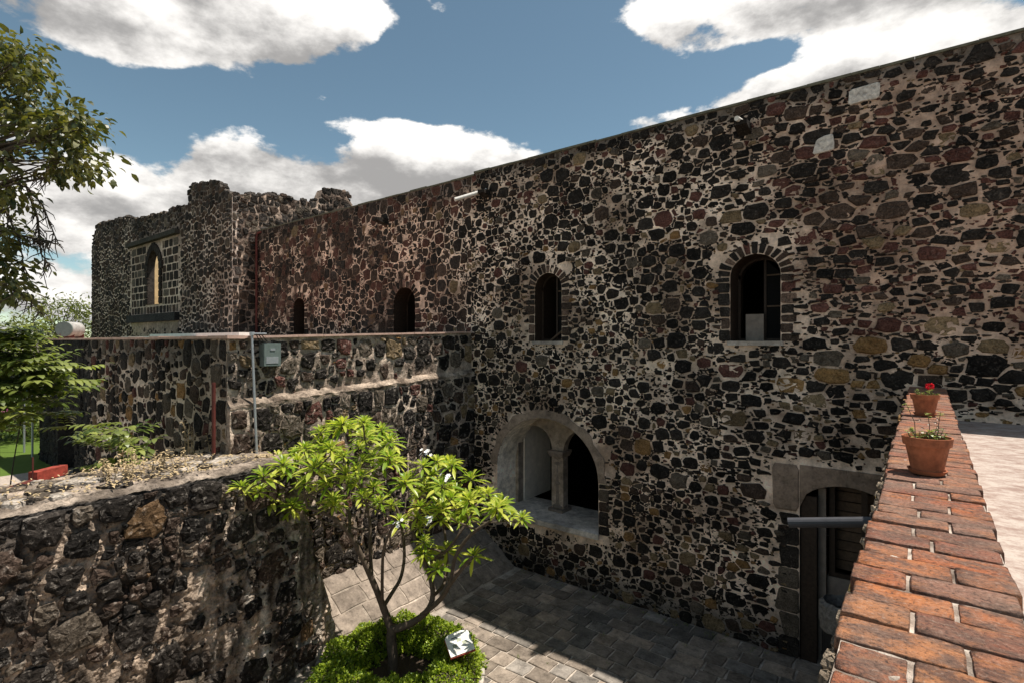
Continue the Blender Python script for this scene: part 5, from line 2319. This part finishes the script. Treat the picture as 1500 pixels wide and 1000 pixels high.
for path in ([(-40, 250), (0, 262), (40, 275), (62, 300), (80, 345), (88, 362)], [(-30, 230), (10, 240), (50, 258), (75, 262)], [(-20, 330), (30, 345), (60, 352), (80, 358)],
             [(-20, 400), (20, 425), (45, 438), (62, 458)], [(40, 275), (55, 320), (60, 372), (72, 388)], [(-20, 290), (10, 310), (30, 360), (35, 392)]):
    dd = 9.6 + r.uniform(-.5, .5)
    pts = [at_depth(x, y, dd) for x, y in path]
    br.tube(pts, [.028 - .022 * i / (len(pts) - 1) for i in range(len(pts))], 5)
    for k in range(56):
        i = r.randrange(1, len(pts))
        p = pts[i - 1].lerp(pts[i], r.random())
        e = p + Vector((r.gauss(0, .10), r.gauss(0, .10), -abs(r.gauss(.12, .16))))
        br.tube([p, p.lerp(e, .5) + Vector((r.gauss(0, .03), r.gauss(0, .03), 0)), e], [.011, .008, .005], 4)
br.build('branches', M['darkbark'], tree)
lv.build('crown', M['leaf_dark'], tree, stuff=True)


def bush(name, label, base, blobs, n_leaf, leaf, mat, seed, pinnate=True, group=None):
    r = random.Random(seed)
    base = Vector(base)
    t = thing(name, label, 'bush', base, group)
    lv, st = MB(), MB()
    for (px, py, rx, ry, dep, n_) in blobs:
        for k in range(n_):
            a, q = r.uniform(0, 6.283), math.sqrt(r.random())
            p = at_depth(px + rx * q * math.cos(a), py + ry * q * math.sin(a), dep + r.uniform(-.6, .6))
            stp = base + Vector((r.uniform(-.2, .2), r.uniform(-.2, .2), 0))
            if r.random() < .025:
                st.tube([stp, stp.lerp(p, .5) + Vector((0, 0, .3)), p], [.02, .012, .005], 5)
            an_ = r.uniform(0, 6.283)
            ax_ = Vector((math.cos(an_), math.sin(an_), r.uniform(-.25, .5))).normalized()
            LL = r.uniform(.35, .6)
            st.tube([p, p + ax_ * LL * .5, p + ax_ * LL - Vector((0, 0, .05))], [.005, .004, .002], 4)
            side = ax_.cross(Vector((0, 0, 1))).normalized()
            val = max(0, min(1, r.gauss(.5, .25)))
            for m in range(4):
                u_ = .15 + .22 * m
                for sg in (-1, 1):
                    leaf_quad(lv, p + ax_ * (LL * u_), (ax_ * .6 + side * sg + Vector((0, 0, r.uniform(-.35, .1)))).normalized(), Vector((0, 0, 1)),
                              leaf * r.uniform(.8, 1.2), leaf * .5, max(0, min(1, val + r.uniform(-.2, .2))), .25, 3)
            leaf_quad(lv, p + ax_ * LL, ax_, Vector((0, 0, 1)), leaf, leaf * .5, val, .25, 3)
    st.build('stems', M['darkbark'], t, stuff=True)
    lv.build('leaves', M[mat], t, stuff=True)
    return t


bush('leafy_ash_sapling', 'tall leafy green sapling in front of the lawn behind the thick wall', (-15.4, 2.2, GARDEN),
     [(15, 530, 45, 45, 10.6, 66), (45, 560, 50, 40, 10.8, 54), (10, 595, 45, 40, 10.6, 50), (75, 545, 40, 30, 11.4, 22), (95, 590, 30, 40, 11.2, 10), (15, 490, 35, 18, 11, 22), (-30, 560, 50, 80, 10.6, 50)], 0, .23, 'leaf_ash', 61)
bush('small_leafy_bush', 'smaller leafy green bush behind the dry weeds on the wall', (-14.6, 4.2, GARDEN),
     [(165, 640, 48, 22, 12.2, 26), (185, 660, 40, 25, 12.2, 16), (150, 690, 30, 12, 12.0, 8)], 0, .22, 'leaf_ash', 67)

# bougainvillea and blue panel beyond the wing
bg_ = thing('blue_panel', 'bright blue panel on two posts glimpsed beyond the leafy sapling', 'panel', (-31.8, 5.4, GARDEN))
q = MB()
q.box(-32.7, -30.9, 5.30, 5.42, -2.15, -1.55)
q.build('panel', M['blue'], bg_)
for x in (-32.6, -31.0):
    MB().tube([(x, 5.5, GARDEN), (x, 5.5, -1.6)], .04, 6).build('post', M['steel'], bg_)
bv = make_tree('flowering_shrub', 'magenta-flowered shrub between the lawn and the bright blue panel', (-31.6, 3.9, GARDEN), 3, (-31.6, 3.9, -3.0), (.9, .9, .75), 26, 34, .13, 'leaf_ash', 88, cat='shrub', trunk_r=.06, cl_r=.4)
fm = MB()
r = random.Random(6)
for k in range(260):
    d = Vector((r.gauss(0, 1), r.gauss(0, 1), r.gauss(0, 1))).normalized()
    p = Vector((-31.6, 3.9, -2.9)) + Vector((d.x * .95, d.y * .95, d.z * .8))
    leaf_quad(fm, p, Vector((r.gauss(0, 1), r.gauss(0, 1), r.gauss(0, 1))), Vector((0, 0, 1)), .14, .12, 1, .2)
fm.build('magenta_flowers', M['magenta'], bv, stuff=True)

# gas tank on the roof end
tc_ = Vector((-29.4, 6.6, .55))
gt = thing('gas_tank', 'white cylindrical gas tank lying on the far end of the flat roof', 'tank', (tc_.x, tc_.y, .06))
axd = Vector((-.75, .66, 0)).normalized()


def caps(c, ax_, L, R, n=18):
    pts, rad = [], []
    for k in range(6):
        a = math.pi / 2 * k / 5
        pts.append(c - ax_ * (L / 2 + R * .45 * math.cos(a)))
        rad.append(max(.01, R * math.sin(a)))
    for k in range(5, -1, -1):
        a = math.pi / 2 * k / 5
        pts.append(c + ax_ * (L / 2 + R * .45 * math.cos(a)))
        rad.append(max(.01, R * math.sin(a)))
    return pts, rad


tc_ = tc_ + Vector((-.4, 0, -.02))
pts, rad = caps(tc_, axd, .75, .33)
MB().tube(pts, rad, 20).build('tank_body', M['surround_grey'], gt, smooth=True)
MB().tube([tc_ - axd * .56, tc_ - axd * .50], .33, 20).build('end_plate', M['meter'], gt)
for s_ in (-.35, .35):
    c = tc_ + axd * s_
    MB().box(c.x - .08, c.x + .08, c.y - .25, c.y + .25, .07, .32).build('foot', M['rust'], gt)

# far trees and a house
make_tree('far_tree', 'pale green rounded tree beyond the gas tank', (-78, 16, GARDEN), 8, (-78, 16, 1.0), (4.2, 4.2, 4.0), 70, 46, .5, 'leaf_far', 14, cl_r=1.7, trunk_r=.3)
make_tree('far_hedge_tree', 'low broad tree below the pale rounded tree beyond the roof', (-62, 6.5, GARDEN), 6, (-62, 6.5, -.8), (4.5, 4.5, 2.3), 60, 46, .42, 'leaf_ash', 15, cl_r=1.4, trunk_r=.25)
make_tree('far_bright_tree', 'small bright green tree against the left end of the church', (-80, 24.5, GARDEN), 6, (-80, 24.5, -.6), (3.0, 3.0, 2.6), 40, 40, .4, 'leaf_far', 16, cl_r=1.2, trunk_r=.2)
make_tree('dark_far_tree', 'dark conifer-like tree at the edge of the lawn', (-52, -4.5, GARDEN), 9, (-52, -4.5, 2.5), (3.6, 3.6, 4.6), 70, 46, .42, 'leaf_dark', 18, cl_r=1.3, trunk_r=.3)
for k, (x, y) in enumerate(((-70, 2), (-75, 9), (-88, 20))):
    make_tree('garden_shrub', ['broad shrub at the far edge of the lawn', 'rounded shrub beside the far low tree', 'shrub below the distant house'][k], (x, y, GARDEN), 3, (x, y, GARDEN + 1.6), (3.4, 3.4, 1.9), 34, 40, .4, 'leaf_far' if k else 'leaf_ash', 120 + k, cat='shrub', cl_r=1.1, trunk_r=.12)
make_tree('lawn_edge_shrub', 'dense dark shrub closing the lawn behind the blue panel', (-37.5, 6.4, GARDEN), 3, (-37.5, 6.4, GARDEN + 1.9), (2.6, 2.2, 1.9), 60, 60, .26, 'leaf_ash', 140, cat='shrub', cl_r=.8, trunk_r=.1, shell=.3)
make_tree('lawn_edge_bush', 'rounded brownish bush at the lawn edge beside the dense dark shrub', (-38.2, 2.6, GARDEN), 3, (-38.2, 2.6, GARDEN + 1.8), (2.4, 2.2, 1.8), 54, 60, .26, 'leaf_dark', 141, cat='bush', cl_r=.8, trunk_r=.1, shell=.3)
hs = thing('distant_house', 'distant flat-roofed house with a black water tank on top', 'house', (-104, 31, GARDEN))
MB().box(-110, -98, 29, 35, GARDEN, 3.2).build('wall', M['pinkcope'], hs)
MB().box(-110.3, -97.7, 28.7, 35.3, 3.203, 3.5).build('roof', M['white'], hs)
MB().box(-106, -104, 28.9, 28.99, .2, 1.8).build('window', M['glass'], hs)
MB().box(-102, -100, 28.9, 28.99, .2, 1.8).build('window', M['glass'], hs)
MB().lathe([(.8, 0), (.8, 1.1), (.5, 1.5), (.25, 1.6), (.25, 1.7), (0, 1.7)], (-104, 31, 3.5), 14).build('water_tank', M['drum'], hs)
